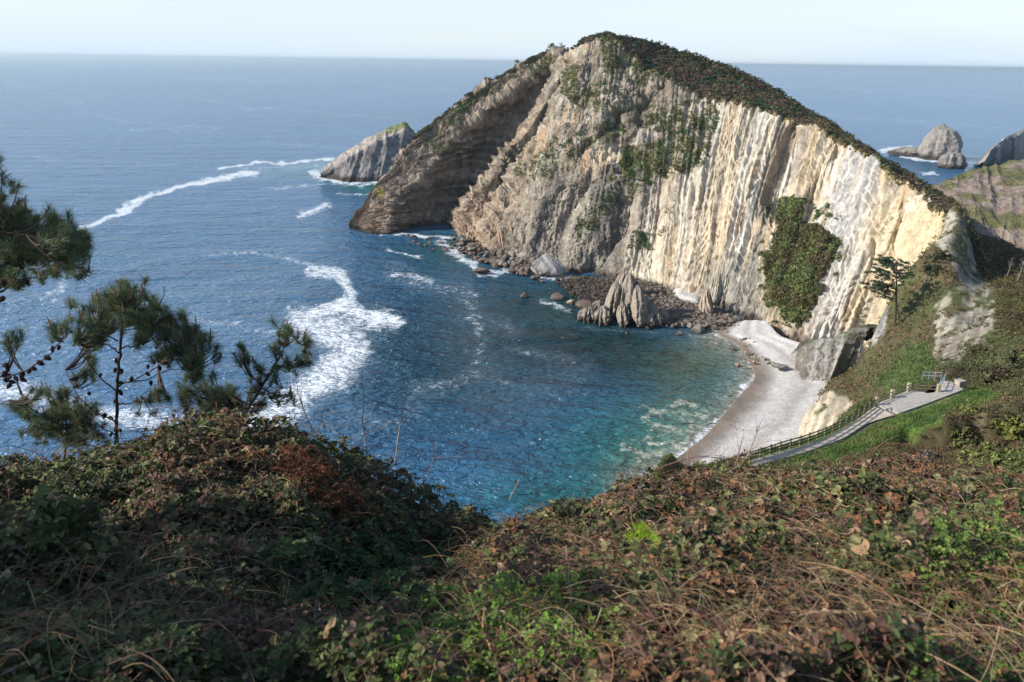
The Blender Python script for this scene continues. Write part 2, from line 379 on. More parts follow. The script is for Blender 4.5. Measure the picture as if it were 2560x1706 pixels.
# ------------------------------------------------------------------ ruled rock surfaces
def ruled(rows, ncol, nrow, sub=6):
    """rows: list of 3D polylines with the same number of points; returns grid (rows x cols), column and row parameters"""
    R = [A(r, float) for r in rows]; m = len(R[0])
    mid = R[min(1, len(R) - 1)] * .5 + R[0] * .5
    dl = np.concatenate([[0], np.cumsum(np.maximum(np.linalg.norm(np.diff(mid, axis=0), axis=1), 1e-3))]); dl /= dl[-1]
    s = np.linspace(0, 1, ncol)
    rows_i = [np.stack([np.interp(s, dl, r[:, k]) for k in range(3)], 1) for r in R]
    G = []; tt = []
    for i in range(len(R) - 1):
        n = nrow[i]; t = np.linspace(0, 1, n, endpoint=(i == len(R) - 2))
        G.append(rows_i[i][None] * (1 - t[:, None, None]) + rows_i[i + 1][None] * t[:, None, None]); tt.append(i + t)
    return np.concatenate(G), s * dl.size, np.concatenate(tt), s

def lerpc(a, b, k):
    return A(a) * (1 - k[..., None]) + A(b) * k[..., None]

def outward(G, toward=CAM):
    n = gnormals(G)
    flip = np.sign(np.sum(n * (toward - G), axis=2, keepdims=True)); flip[flip == 0] = 1
    return n * np.sign(np.median(flip))

VEG = {}      # vegetation seeds collected while the rock is built

def cliff():
    base = [(805, 528), (850, 535), (950, 531), (1045, 529), (1062, 560), (1105, 582), (1135, 593), (1160, 599), (1175, 603), (1200, 608), (1300, 630), (1400, 640), (1500, 662), (1600, 700), (1690, 735), (1780, 778), (1860, 803), (1960, 800), (2080, 780), (2200, 760)]
    crest = [(806, 522, 449), (880, 425, 455), (960, 318, 462), (1100, 210, 475), (1230, 138, 486), (1272, 121, 482), (1306, 133, 468), (1327, 126, 452), (1337, 101, 438), (1352, 93, 432), (1400, 85, 425), (1480, 165, 415), (1560, 205, 400), (1690, 240, 385), (1830, 282, 365), (1930, 325, 335), (2030, 385, 305), (2120, 450, 280), (2175, 500, 240), (2225, 640, 203)]
    skyl = [(806, 520, 450), (880, 422, 457), (960, 314, 465), (1100, 206, 478), (1230, 135, 489), (1273, 118, 486), (1306, 131, 472), (1327, 124, 456), (1338, 98, 442), (1354, 90, 437), (1402, 80, 432), (1520, 104, 440), (1640, 142, 435), (1760, 190, 425), (1870, 264, 400), (1960, 322, 365), (2060, 386, 325), (2150, 446, 295), (2200, 484, 255), (2262, 610, 210)]
    xs = lambda L, k: A([p[k] for p in L], float)
    # refine the skyline between the columns
    b = onz(xs(base, 0), xs(base, 1), 0.0); b[-2] = aty(2080, 780, 222); b[-1] = aty(2200, 760, 195); b[:-2, 2] = -3
    c = aty(xs(crest, 0), xs(crest, 1), xs(crest, 2)); k = aty(xs(skyl, 0), xs(skyl, 1), xs(skyl, 2))
    back = k.copy(); back[:, 1] += np.linspace(60, 110, len(back)); back[:, 0] += 25; back[:, 2] = -4
    mid = b * .55 + c * .45
    mid[4:15] += (np.array([0, -1, 0.15]) * A([1, 2, 3, 3.5, 4, 4, 4, 4, 3, 2, 1])[:, None])
    midz = mid
    G, _, t, s = ruled([b, midz, c, k, back], 1050, [200, 250, 90, 30])
    G = blur1(G, 9, 1)
    nr, nc, _ = G.shape; T = np.broadcast_to(t[:, None], (nr, nc)); S = np.broadcast_to(s[None], (nr, nc))
    dx, dy = proj(G)
    h = np.clip(T / 2, 0, 1)                       # 0 base, 1 crest
    # big ribs and recesses on the left half (metres away from the viewer)
    ly = np.linspace(80, 600, 400)
    def lx(pts, y):
        pts = sorted(pts, key=lambda q: q[1]); return np.interp(y, [q[1] for q in pts], [q[0] for q in pts])
    wob = 9 * fbm(np.stack([dx / 40, dy / 40, 0 * dx], 2), 3, 3)
    X = dx + wob
    L1 = lx([(888, 532), (904, 466), (935, 429), (970, 403), (1021, 346), (1070, 292), (1125, 248), (1190, 196), (1245, 150)], dy)
    L2 = lx([(1046, 530), (1052, 490), (1085, 440), (1125, 395), (1160, 340), (1200, 300), (1232, 250), (1250, 220), (1290, 150)], dy)
    L3 = lx([(1100, 530), (1130, 470), (1160, 430), (1182, 380), (1215, 340), (1240, 300), (1262, 250), (1300, 160)], dy)
    off = np.zeros_like(dx)
    def pw(xs_, vs):
        o = np.zeros_like(dx); o[X >= xs_[-1]] = vs[-1]
        for i in range(len(xs_) - 1):
            m = (X >= xs_[i]) & (X < xs_[i + 1]); o[m] = (vs[i] + (vs[i + 1] - vs[i]) * (X - xs_[i]) / (xs_[i + 1] - xs_[i] + 1e-6))[m]
        return o
    L2 = np.maximum(L2, L1 + 20); L3 = np.maximum(L3, L2 + 20)
    off = pw([L1 - 300, L1 - 60, L1, L1 + .4 * (L2 - L1), L2 - 4, L2 + 4, L2 + 12, L3, L3 + 12, L3 + 60], [0, 1, -5, 11, 23, 2, -5, 13, -3, 0])
    off -= 5 * np.exp(-((dx - 1070 - .1 * (dy - 400)) / 4.5) ** 2) * sstep(330, 360, dy) * sstep(500, 450, dy)
    off += 16 * ((((dx - 950) / 6) ** 2 + ((dy - 528) / 15) ** 2) < 1) + 12 * ((((dx - 984) / 5) ** 2 + ((dy - 528) / 12) ** 2) < 1)
    fade = sstep(0, .16, 1 - h) * (dy < 560) + 0.0
    off *= fade
    def notch(line, w0, depth, lean=0.75, reg=None):
        """a slab edge: drops back right of the line, comes forward again across the width"""
        nonlocal off
        lo = min(q[1] for q in line); hi = max(q[1] for q in line)
        u = (dx + .5 * wob - lx(line, dy)) / w0; f = sstep(lo - 25, lo + 15, dy) * sstep(hi + 40, hi - 10, dy)
        off += depth * f * np.where(u < 0, 0, np.where(u < lean, u / lean, np.where(u < 1, (1 - u) / (1 - lean), 0)))
    notch([(1787, 285), (1775, 350), (1755, 430), (1735, 485)], 62, 11, .86); notch([(1905, 320), (1880, 400), (1850, 450), (1830, 480)], 40, 5, .8)
    notch([(1280, 425), (1230, 500), (1205, 590)], 95, 10, .85); notch([(1398, 455), (1380, 540), (1330, 620)], 75, 7, .85); notch([(1480, 400), (1470, 500), (1450, 620)], 60, 5, .8)
    notch([(1140, 470), (1110, 540), (1100, 570)], 45, 6, .8); notch([(1340, 110), (1335, 180), (1335, 250)], 34, 5, .7); notch([(1190, 520), (1180, 590)], 30, 4, .8)
    notch([(2062, 470), (2045, 520), (2030, 560)], 34, 4, .8); notch([(2000, 560), (1985, 620)], 20, 2.5, .8); notch([(1590, 290), (1560, 400)], 40, 4, .8)
    notch([(1640, 640), (1628, 700)], 46, 6, .85); notch([(1500, 200), (1440, 260)], 40, 5, .8); notch([(1410, 250), (1360, 310), (1300, 350)], 50, 6, .8)
    notch([(1380, 330), (1420, 360)], 80, 5, .6); notch([(1010, 400), (1000, 450), (960, 520)], 34, 4, .8)
    D = G - CAM; D /= np.linalg.norm(D, axis=2, keepdims=True)
    topmask = sstep(2.0, 2.06, T)
    G = G + D * (off * (1 - topmask))[..., None]
    G = blur1(G, 5, 1)
    n = outward(G); n = blur1(blur1(n, 9, 1), 9, 0)
    c1 = S * 290.0; v = h * 100
    cw = c1 + 1.6 * fbm(np.stack([c1 / 30, v / 60, 0 * v], 2), 3, 21) + .25 * fbm(np.stack([c1 / 3, v / 4, 0 * v], 2), 3, 22)
    cream = sstep(1430, 1600, dx + .25 * (dy - 400)); left = sstep(1330, 1180, dx + (dy - 300) * .35)
    # bedding that runs up the face
    sa = lambda sc, vs, seed: 1 - 2 * np.abs(vn(np.stack([cw / sc, v / vs + cw * .02, 0 * v], 2), seed))
    st = 1.5 * sa(9, 70, 31) + .9 * sa(3.6, 40, 32) + .50 * sa(1.5, 22, 33) + .22 * sa(.7, 12, 34)
    stp = lambda q: (np.floor(q) + sstep(.78, 1.0, q - np.floor(q)))          # slabs with sharp edges
    warp = .45 * fbm(np.stack([c1 / 12, v / 45, 0 * v], 2), 3, 131); st += 1.6 * (stp(cw / 4.7 + 2.2 * warp) - (cw / 4.7 + 2.2 * warp)) + .8 * (stp(cw / 1.9 + 2.5 * warp) - (cw / 1.9 + 2.5 * warp))
    led = v / 7 + 2.2 * fbm(np.stack([c1 / 3.5, v / 20, 0 * v], 2), 3, 133); st += .8 * (stp(led) - led)
    # dipping beds on the left part
    cd_ = (v * .75 + c1 * .35); sd = 1 - 2 * np.abs(vn(np.stack([cd_ / 3.2, c1 / 60, 0 * v], 2), 41)); sd2 = 1 - 2 * np.abs(vn(np.stack([cd_ / 1.2, c1 / 30, 0 * v], 2), 42))
    Q = G
    iso = 3.0 * fbm(Q / 16, 3, 51) + 2.3 * ridge(Q / A([8, 8, 10]), 5, 55, .55)
    blk = vn(np.stack([Q[..., 0] / 5 + .5 * fbm(Q / 6, 2, 64), Q[..., 1] / 5, Q[..., 2] / 7], 2), 63); iso2 = 1.0 * ridge(Q / 2.6, 4, 59, .62) + 1.3 * np.round(blk * 4) / 4
    d = cream * (st + .16 * iso2 + 1.5 * fbm(Q / A([14, 14, 40]), 3, 61)) + (1 - cream) * (iso + iso2 + .4 * st) + left * (1.3 * sd + .6 * sd2)
    d *= sstep(0, .03, 1 - np.abs(1 - h)) if False else 1
    hb = sstep(2.03, 2.15, T)
    d = d * (1 - hb) * sstep(-.02, .04, h) + hb * (1.3 * fbm(Q / 9, 4, 71) + .8 * fbm(Q / 2.5, 3, 72)) * sstep(4, 3.2, T)
    edge = np.exp(-((T - 2.0) / .05) ** 2)
    G = G + n * d[..., None] + np.array([0, 0, 1.0]) * (edge * (1.6 * ridge(np.stack([c1 / 5, c1 * 0, c1 * 0], 2), 3, 75)))[..., None]
    # arches at the waterline are dark caves cut by darker wet rock; rock colours, with shade painted into the recess and one slab
    dx, dy = proj(G); q3 = np.stack([dx / 45, dy / 45, 0 * dx], 2); jx = dx + 22 * fbm(q3, 4, 81); jy = dy + 18 * fbm(q3, 4, 85)
    band = vn(np.stack([cw / 4.2, v / 90, 0 * v], 2), 101); band2 = vn(np.stack([cw / 1.6, v / 45, 0 * v], 2), 102); band3 = vn(np.stack([cw / .8, v / 25, 0 * v], 2), 103)
    big = fbm(Q / 25, 3, 110); fin = fbm(Q / 3, 4, 111)
    creamc = lerpc([.62, .52, .37], [.70, .65, .56], sstep(-.3, .4, band)); creamc = lerpc(creamc, [.36, .315, .26], .85 * sstep(.05, .5, band2)); creamc = lerpc(creamc, [.43, .37, .28], .7 * sstep(.15, .5, band3)); creamc = lerpc(creamc, [.60, .40, .20], .55 * sstep(.25, .7, band3 + .4 * big))
    crk = sstep(-.60, -.92, sa(3.6, 40, 32)) + sstep(-.7, -.95, sa(1.5, 22, 33)); creamc = lerpc(creamc, [.30, .25, .19], .6 * np.clip(crk, 0, 1))
    creamc = lerpc(creamc, lerpc([.34, .305, .25], [.55, .50, .42], sstep(-.4, .4, band2)), .75 * sstep(1800, 1560, jx + .3 * (jy - 300)) * sstep(-.5, .2, band + .5 * fin + .3))
    creamc = lerpc(creamc, [.74, .60, .38], .85 * sstep(1950, 2060, jx) * sstep(400, 520, jy))
    creamc = lerpc(creamc, [.60, .59, .575], .5 * sstep(70, 20, np.abs(jx - 1965 + .25 * (jy - 450))) * sstep(320, 380, jy))
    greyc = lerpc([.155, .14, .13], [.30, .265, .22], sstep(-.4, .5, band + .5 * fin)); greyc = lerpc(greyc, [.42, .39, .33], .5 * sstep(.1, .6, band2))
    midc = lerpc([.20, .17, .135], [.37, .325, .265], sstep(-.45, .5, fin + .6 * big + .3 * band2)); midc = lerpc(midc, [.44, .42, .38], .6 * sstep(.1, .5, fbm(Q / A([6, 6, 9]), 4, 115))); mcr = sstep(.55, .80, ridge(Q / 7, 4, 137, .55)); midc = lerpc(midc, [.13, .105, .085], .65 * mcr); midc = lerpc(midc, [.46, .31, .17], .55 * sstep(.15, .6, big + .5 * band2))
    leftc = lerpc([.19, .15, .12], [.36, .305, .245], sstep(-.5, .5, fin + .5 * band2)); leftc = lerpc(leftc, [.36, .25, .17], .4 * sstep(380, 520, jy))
    leftc = lerpc(leftc, lerpc([.12, .098, .082], [.23, .185, .15], sstep(-.3, .6, sd + .6 * fin)), .75 * sstep(0, 25, dx - L1 + 8) * sstep(0, -10, dx - L2))  # recess between the ribs: its shade is painted into the rock colour
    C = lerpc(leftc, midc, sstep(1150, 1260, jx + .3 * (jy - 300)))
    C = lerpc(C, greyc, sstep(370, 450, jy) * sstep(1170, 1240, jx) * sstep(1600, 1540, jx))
    C = lerpc(C, creamc, sstep(1470, 1580, jx + .42 * (jy - 420)))
    C = lerpc(C, [.30, .285, .25], .75 * sstep(1760, 1740, jx) * sstep(1590, 1640, jx) * sstep(560, 640, jy))
    C = lerpc(C, lerpc([.5, .44, .33], [.58, .47, .33], sstep(-.2, .3, fin)), .6 * (inpoly(jx, jy, [(1380, 330), (1470, 325), (1460, 370), (1370, 395)])).astype(float))
    C = lerpc(C, [.30, .235, .17], .72 * inpoly(jx * .4 + dx * .6, jy, [(1785, 285), (1842, 285), (1780, 455), (1735, 480)]).astype(float))  # shaded slab face: darker tone painted on to deepen its shade
    C = lerpc(C, C * A([1.22, 1.19, 1.14]), sstep(1750, 1500, dx)); C *= (1 + .36 * fbm(Q / 1.6, 4, 117) + .15 * fin)[..., None]
    z = G[..., 2]
    C = lerpc(C, [.055, .042, .032], .85 * sstep(3.2, .8, z + 1.2 * fin))
    C = lerpc(C, [.42, .36, .06], .8 * sstep(14, 7, np.hypot(jx - 873, (jy - 440) * .8)))
    # where plants hold on
    vg = fbm(Q / 5, 4, 120)
    veg = np.zeros_like(dx)
    def patch(poly, s_): nonlocal veg; veg = np.maximum(veg, s_ * inpoly(jx, jy, poly))
    patch([(1560, 235), (1640, 230), (1650, 300), (1600, 400), (1545, 395), (1530, 300)], .75); patch([(1430, 335), (1525, 325), (1535, 405), (1490, 435), (1430, 400)], .85)
    patch([(1290, 330), (1400, 265), (1430, 300), (1350, 355), (1290, 405)], .7); patch([(1295, 145), (1334, 145), (1334, 245), (1290, 215)], .95)
    patch([(1340, 440), (1450, 400), (1480, 440), (1400, 500), (1350, 570), (1325, 520)], .5); patch([(1445, 535), (1492, 535), (1495, 582), (1448, 572)], .8)
    patch([(1170, 345), (1290, 320), (1270, 420), (1170, 400)], .4); patch([(1350, 175), (1560, 235), (1560, 330), (1400, 270), (1340, 250)], .45)
    patch([(950, 300), (1120, 205), (1250, 130), (1310, 128), (1100, 240), (1000, 330)], .55); patch([(1000, 330), (1060, 330), (1050, 370), (1000, 360)], .6)
    patch([(1370, 90), (1430, 95), (1500, 180), (1450, 200), (1390, 160)], .6)
    patch([(1200, 430), (1330, 440), (1250, 480)], .3)
    q4 = np.stack([dx / 14, dy / 14, 0 * dx], 2); kx = dx + 14 * fbm(q3, 3, 81) + 16 * fbm(q4, 4, 181); ky = dy + 12 * fbm(q3, 3, 85) + 14 * fbm(q4, 4, 182); ivy = inpoly(kx, ky, [(1786, 470), (1812, 458), (1842, 462), (1838, 500), (1846, 528), (1880, 522), (1905, 530), (1918, 560), (1900, 610), (1884, 640), (1890, 690), (1850, 742), (1800, 738), (1764, 660), (1768, 590), (1796, 530)]); ring = inpoly(kx * .5 + dx * .5, ky * .5 + dy * .5, [(1760, 455), (1860, 445), (1940, 505), (1935, 620), (1905, 710), (1850, 765), (1780, 755), (1740, 660), (1750, 560)]) & ~ivy
    vm = np.clip(veg * 1.3 + vg * 1.1 - .35, 0, 1) * (veg > 0); vm = np.maximum(vm, ivy * 1.0); vm = np.maximum(vm, ring * .8 * sstep(.0, .35, fbm(Q / 3.5, 4, 139))); vm = np.maximum(vm, .5 * sstep(.45, .62, vg + .2 * big) * sstep(1700, 1500, jx) * (T < 2) * sstep(5, 20, z))
    top = sstep(2.03, 2.08, T + .03 * vg)
    gcol = lerpc([.055, .07, .028], [.12, .125, .045], sstep(-.3, .4, vg))
    C = lerpc(C, gcol, .75 * vm * (T < 2.05)); topc = lerpc([.095, .07, .05], [.065, .072, .04], sstep(-.2, .3, fbm(Q / 8, 3, 133))); C = lerpc(C, topc, top)
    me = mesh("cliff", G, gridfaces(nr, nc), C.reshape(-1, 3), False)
    obj("cliff", me, MROCK, kind="structure", label="tall headland of folded pale rock with scrub on its crown")
    front = (T < 3.05) & (T > .1)
    VEG['cliff'] = (G, n, vm * (T < 2.05), top * front, dx, dy, ivy & (T < 2.02), T, z)
cliff()

def rockmass(name, rows, ncol, nrow, colf, amp=1.0, scale=6.0, strat=0.5, seed=0, mat=None, sm=7, **props):
    G, _, t, s = ruled(rows, ncol, nrow); G = blur1(G, sm, 1)
    nr, nc, _ = G.shape; T = np.broadcast_to(t[:, None], (nr, nc)); S = np.broadcast_to(s[None], (nr, nc))
    n = outward(G); n = blur1(blur1(n, 7, 1), 7, 0)
    L = np.linalg.norm(G[0, -1] - G[0, 0]); c1 = S * L
    d = amp * (fbm(G / scale, 3, seed) + .6 * ridge(G / (scale * .4), 4, seed + 5)) + strat * (1 - 2 * np.abs(vn(np.stack([c1 / (scale * .35), T * 1.2 + c1 * .03, 0 * T], 2), seed + 9)))
    G = G + n * d[..., None]
    C = colf(G, T, S, *proj(G))
    return obj(name, mesh(name, G, gridfaces(nr, nc), C.reshape(-1, 3), False), mat or MROCK, **props)

def P3(l, Y=None):
    o = []
    for q in l:
        o.append(aty(q[0], q[1], q[2]) if len(q) == 3 else onz(q[0], q[1], 0.0))
    return A(o)

# islet beyond the point
def islet():
    b = P3([(728, 404), (760, 412), (800, 420), (850, 419), (905, 416), (960, 400)]); b[:, 2] = -2; b[5] = aty(975, 402, 660)
    e = P3([(736, 401, 642), (778, 384, 640), (826, 352, 645), (880, 322, 655), (930, 300, 668), (958, 322, 690)])
    k = P3([(738, 399, 650), (770, 368, 668), (820, 334, 680), (880, 300, 690), (930, 286, 695), (965, 322, 700)])
    back = k + A([20, 45, 0]); back[:, 2] = -3
    def col(G, T, S, dx, dy):
        f = fbm(G / 5, 4, 5); g = fbm(G / A([14, 14, 3]), 4, 8)
        C = lerpc([.17, .155, .155], [.28, .26, .245], sstep(-.4, .4, f + .5 * g)); top = sstep(1.0, 1.12, T)
        C = lerpc(C, [.40, .35, .31], top); C = lerpc(C, [.20, .22, .09], top * sstep(1.35, 1.6, T + .5 * f) * sstep(.45, .6, S))
        return lerpc(C, [.045, .035, .028], .9 * sstep(5, 2, G[..., 2] + 2 * f))
    rockmass("rocky_islet", [b, e, k, back], 260, [90, 50, 14], col, 1.8, 12, 1.2, 3, label="steep grey wedge-shaped islet with grassy back edge beyond the left point", category="islet")
islet()

def bigstack():
    b = P3([(2255, 384), (2275, 384), (2310, 386), (2353, 388), (2430, 392), (2500, 394)]); b[:, 2] = -2
    k = P3([(2262, 372, 735), (2278, 345, 740), (2312, 316, 745), (2353, 299, 750), (2430, 296, 750), (2510, 330, 745)])
    back = k + A([25, 60, 0]); back[:, 2] = -3
    def col(G, T, S, dx, dy):
        bnd = vn(np.stack([S * 22 + .6 * (T), T * .6, 0 * T], 2), 4); f = fbm(G / 6, 4, 7)
        C = lerpc([.24, .22, .21], [.40, .36, .32], sstep(-.3, .4, bnd + .3 * f)); C = lerpc(C, [.34, .19, .12], .7 * sstep(.2, .5, vn(np.stack([S * 30, T * .4, 0 * T], 2), 14)))
        return lerpc(C, [.05, .04, .035], .9 * sstep(6, 2, G[..., 2] + 2 * f))
    rockmass("sea_stack", [b, k, back], 160, [70, 20], col, 2, 14, 2.0, 13, label="large striped grey sea stack cut by the right edge of the view", category="sea stack")
bigstack()

def farhill():
    b = P3([(2085, 500, 365), (2150, 520, 350), (2230, 560, 335), (2300, 620, 320), (2370, 680, 310), (2480, 720, 305)])
    m_ = P3([(2110, 462, 395), (2160, 470, 385), (2230, 480, 375), (2300, 500, 370), (2370, 505, 365), (2480, 510, 360)])
    k = P3([(2136, 446, 425), (2178, 413, 435), (2225, 396, 445), (2285, 382, 455), (2353, 368, 460), (2500, 345, 465)])
    back = k + A([30, 90, 0]); back[:, 2] = -3
    b[:, 2] -= 6
    def col(G, T, S, dx, dy):
        f = fbm(G / 4, 4, 25); g = fbm(G / 14, 4, 28)
        C = lerpc([.26, .20, .165], [.36, .29, .235], sstep(-.4, .4, f)); gr = lerpc([.10, .115, .04], [.17, .165, .06], sstep(-.3, .3, f))
        return lerpc(C, gr, .85 * sstep(-.12, .16, g + .35 * f + .12 * (T > .8) - .1))
    rockmass("hill", [b, m_, k, back], 220, [90, 90, 14], col, 2.2, 14, .8, 43, kind="structure", label="far hillside of pink rock and thin grass")
farhill()

def buttress():
    b = P3([(1826, 800), (1828, 840), (1842, 868), (1868, 880), (1905, 884), (1950, 868)]); b[:, 2] = 0; 
    b = A([onz(q[0], q[1], 2.2) for q in [(1826, 806), (1830, 845), (1846, 872), (1872, 882), (1905, 884), (1945, 868)]]); b[:, 2] -= 1.5
    k = P3([(1836, 794, 232), (1848, 790, 227), (1872, 788, 222), (1915, 778, 218), (1960, 762, 214), (2000, 752, 210)])
    back = k + A([22, 6, 0]); back[:, 2] -= 1
    def col(G, T, S, dx, dy):
        f = fbm(G / 2, 4, 25); st = vn(np.stack([S * 38 + T * 3 + 2 * f, T * 1.0, 0 * T], 2), 6)
        C = lerpc([.20, .185, .165], [.42, .40, .37], sstep(-.3, .5, st + .3 * f)); C = lerpc(C, [.38, .27, .14], .6 * sstep(.1, .4, f) * (S < .4))
        return lerpc(C, [.09, .10, .045], .8 * sstep(.85, 1.1, T + .4 * f))
    rockmass("rock_buttress", [b, k, back], 200, [90, 16], col, 1.3, 6, .9, 53, kind="structure", label="grey ribbed rock foot above the beach")
buttress()

# ------------------------------------------------------------------ hillside: a spline surface through surveyed points
CP = []     # x, y, z
def cp(dx, dy, Y): CP.append(aty(dx, dy, Y))
def cz(dx, dy, z): CP.append(onz(dx, dy, z))
PATHL = [(2011, 932), (1977, 961), (1933, 989), (1895, 1008), (1848, 1023), (1802, 1036), (1712, 1063), (1660, 1082)]
PATHR = [(2060, 953), (1996, 972), (1947, 1004), (1895, 1025), (1832, 1046), (1788, 1057), (1722, 1078), (1690, 1092)]
for q in [(2014, 928, 47.3), (2065, 947, 47.5), (2130, 925, 47.2), (2211, 894, 47.0), (2175, 878, 46.9), (2083, 900, 47.0), (1986, 966, 48.0), (1940, 996, 48.7), (1895, 1016, 49.3), (1840, 1034, 50.0), (1795, 1046, 50.6), (1715, 1070, 51.8), (1670, 1088, 52.6), (2112, 893, 46.9), (2120, 884, 46.4), (2060, 900, 46.8)]: cz(*q)
for q in [(1990, 1000, 76), (1905, 1045, 72), (1850, 1070, 66), (2120, 960, 94), (2230, 915, 99), (2300, 880, 108), (2250, 960, 82), (2300, 1000, 73), (2200, 1020, 70), (2353, 1060, 56), (2100, 1060, 62), (2000, 1070, 60), (1900, 1085, 58), (1800, 1105, 54), (2353, 960, 84), (2353, 880, 104)]: cp(*q)
ZPR = [47.7, 48.2, 48.8, 49.4, 50.1, 50.7, 51.9, 52.7]
def zroad(dx): return float(np.interp(dx, [q[0] for q in PATHL][::-1], ZPR[::-1]))
for a_, b_, z_ in zip(PATHL, PATHR, ZPR):
    p_, q_ = onz(*a_, z_), onz(*b_, z_); CP.append(p_); CP.append(q_); u_ = (p_ - q_) / np.linalg.norm(p_ - q_); CP.append(p_ + u_ * 1.6 - [0, 0, .1]); CP.append(p_ + u_ * 3.0 - [0, 0, 1.8]); CP.append(q_ - u_ * 2.5 + [0, 0, .5])
# sea-side slope under the ridge
for q, y_ in [((1500, 1096), 62), ((1600, 1070), 69), ((1690, 1054), 74), ((1750, 1040), 78)]:
    p_ = aty(*q, y_); CP.append(p_); CP.append(A([p_[0] * (y_ + 8) / y_, y_ + 8, p_[2] - 11]))
for q in [(2030, 718, 199), (2062, 665, 203), (2090, 622, 207), (2133, 576, 214)]: cp(*q)
for q, dy_, z_ in [((2030, 718), 218, 6), ((2062, 665), 222, 10), ((2090, 622), 226, 16), ((2133, 576), 232, 26)]:
    a_ = aty(*q, 100.0)[0] / 100; CP.append(A([a_ * dy_, dy_, z_]))
for q in [(1838, 990, 180), (1852, 945, 182), (1905, 888, 198), (1950, 905, 172), (1960, 955, 152), (2050, 890, 142), (2100, 868, 127), (2160, 858, 113), (1985, 850, 190), (2050, 755, 190), (2100, 690, 194), (2150, 580, 204), (2190, 640, 188), (2200, 760, 157), (2150, 805, 147), (2250, 745, 160), (2290, 722, 155), (2250, 832, 126), (2353, 800, 125),
          (2172, 505, 238), (2225, 640, 196), (2262, 692, 175), (2255, 600, 226), (2300, 645, 202), (2353, 655, 190), (2353, 720, 162), (2230, 560, 256), (2300, 570, 285), (2400, 620, 260), (2353, 600, 245)]: cp(*q)
CP += [A(q) for q in [(78, 190, 1.0), (62, 150, -2), (66, 165, 2), (45, 130, -3), (36, 118, -3), (90, 215, 0.5), (100, 240, 5), (60, 122, 30), (46, 114, 27), (36, 104, 27), (28, 98, 27), (17, 92, 25), (5, 84, 22), (5, 100, -2), (25, 110, -4), (-5, 72, 24), (160, 330, 20), (220, 330, 15), (250, 260, 32),
                     (130, 80, 66), (80, 50, 72), (120, 130, 56)]]
_near0 = len(CP)
# the near brow of the hill (points on the visible lip), then the fall beyond
for q in [(-60, 1062, 8.0), (0, 1054, 8.5), (200, 1048, 9.5), (300, 1030, 10), (400, 1008, 10.5), (500, 1006, 10.5), (600, 1006, 10.5), (700, 1010, 10.5), (800, 1030, 10.3), (900, 1075, 10), (1000, 1125, 9.6), (1050, 1165, 9.3), (1130, 1188, 9), (1200, 1190, 9.5), (1300, 1185, 10), (1400, 1152, 10.5), (1500, 1112, 11), (1600, 1097, 11), (1700, 1104, 10.8), (1900, 1122, 10.5), (2100, 1122, 10), (2353, 1130, 9.2), (2500, 1135, 9),
          (1000, 1260, 7.8), (900, 1350, 5.7), (800, 1450, 4.2), (650, 1520, 3.2), (300, 1200, 6.0), (100, 1300, 3.9), (500, 1300, 4.6), (100, 1500, 2.3), (400, 1450, 3.0), (700, 1200, 6.3), (850, 1200, 7.2), (0, 1150, 6.2), (-150, 1300, 4),
          (1120, 1260, 6.0), (1060, 1350, 4.2), (960, 1500, 2.7), (1300, 1270, 5.2), (1300, 1400, 3.3), (1300, 1540, 2.25), (1700, 1250, 5.4), (1700, 1400, 3.2), (1700, 1550, 2.15), (2100, 1250, 5.0), (2100, 1400, 3.0), (2100, 1550, 2.05), (2400, 1300, 4.0), (2400, 1500, 2.2), (700, 1568, 2.6), (300, 1568, 2.1), (1550, 1180, 8)]: cp(*q)
_k0 = _near0
for i in range(_k0, len(CP)):
    CP[i] = CP[i] - A([0, 0, (.34 if CP[i][0] < .2 * CP[i][1] else .20) * min(1, CP[i][1] / 7)])
for x in (-200, 0, 250, 500, 750, 1000, 1150, 1300, 1450):
    p = aty(x, 1100, 10.0); a = p[0] / 10.0
    for r, z in ((14, 79.0), (22, 68), (40, 44), (70, 12), (95, -4), (130, -12)): CP.append(A([a * r, r, z]))
for x in (1600, 1750, 1900, 2100, 2353):
    a = aty(x, 1100, 10.0)[0] / 10.0
    for r, z in ((15, 79.5), (30, 69.5)) + (((60, 40), (100, -2)) if x == 1600 else ()): CP.append(A([a * r, r, z]))
for a in (-.75, -.4, 0, .4, .75): CP.append(A([a * 1.2, 1.2, 88.35]))
for a in (-1.0,): 
    for r, z in ((3, 87.5), (8, 85.5), (20, 76), (60, 30), (100, -3)): CP.append(A([a * r, r, z]))
for r, z in ((3, 87.8), (8, 86), (20, 80), (60, 66), (120, 60), (250, 45)): CP.append(A([1.1 * r, r, z]))
CP = A(CP)
def uv_(x, y): return np.stack([np.log(y) * 1.0, x / y * 3.0], -1)
def _phi(d2): return np.where(d2 < 1e-12, 0, .5 * d2 * np.log(d2 + 1e-20))
_U = uv_(CP[:, 0], CP[:, 1]); _v = (CAMZ - CP[:, 2]) / CP[:, 1]
_n = len(CP); _d2 = ((_U[:, None] - _U[None]) ** 2).sum(2); _Km = _phi(_d2) + np.eye(_n) * 3e-5
_Pm = np.concatenate([np.ones((_n, 1)), _U], 1); _Am = np.zeros((_n + 3, _n + 3)); _Am[:_n, :_n] = _Km; _Am[:_n, _n:] = _Pm; _Am[_n:, :_n] = _Pm.T
_w = np.linalg.solve(_Am, np.concatenate([_v, np.zeros(3)]))
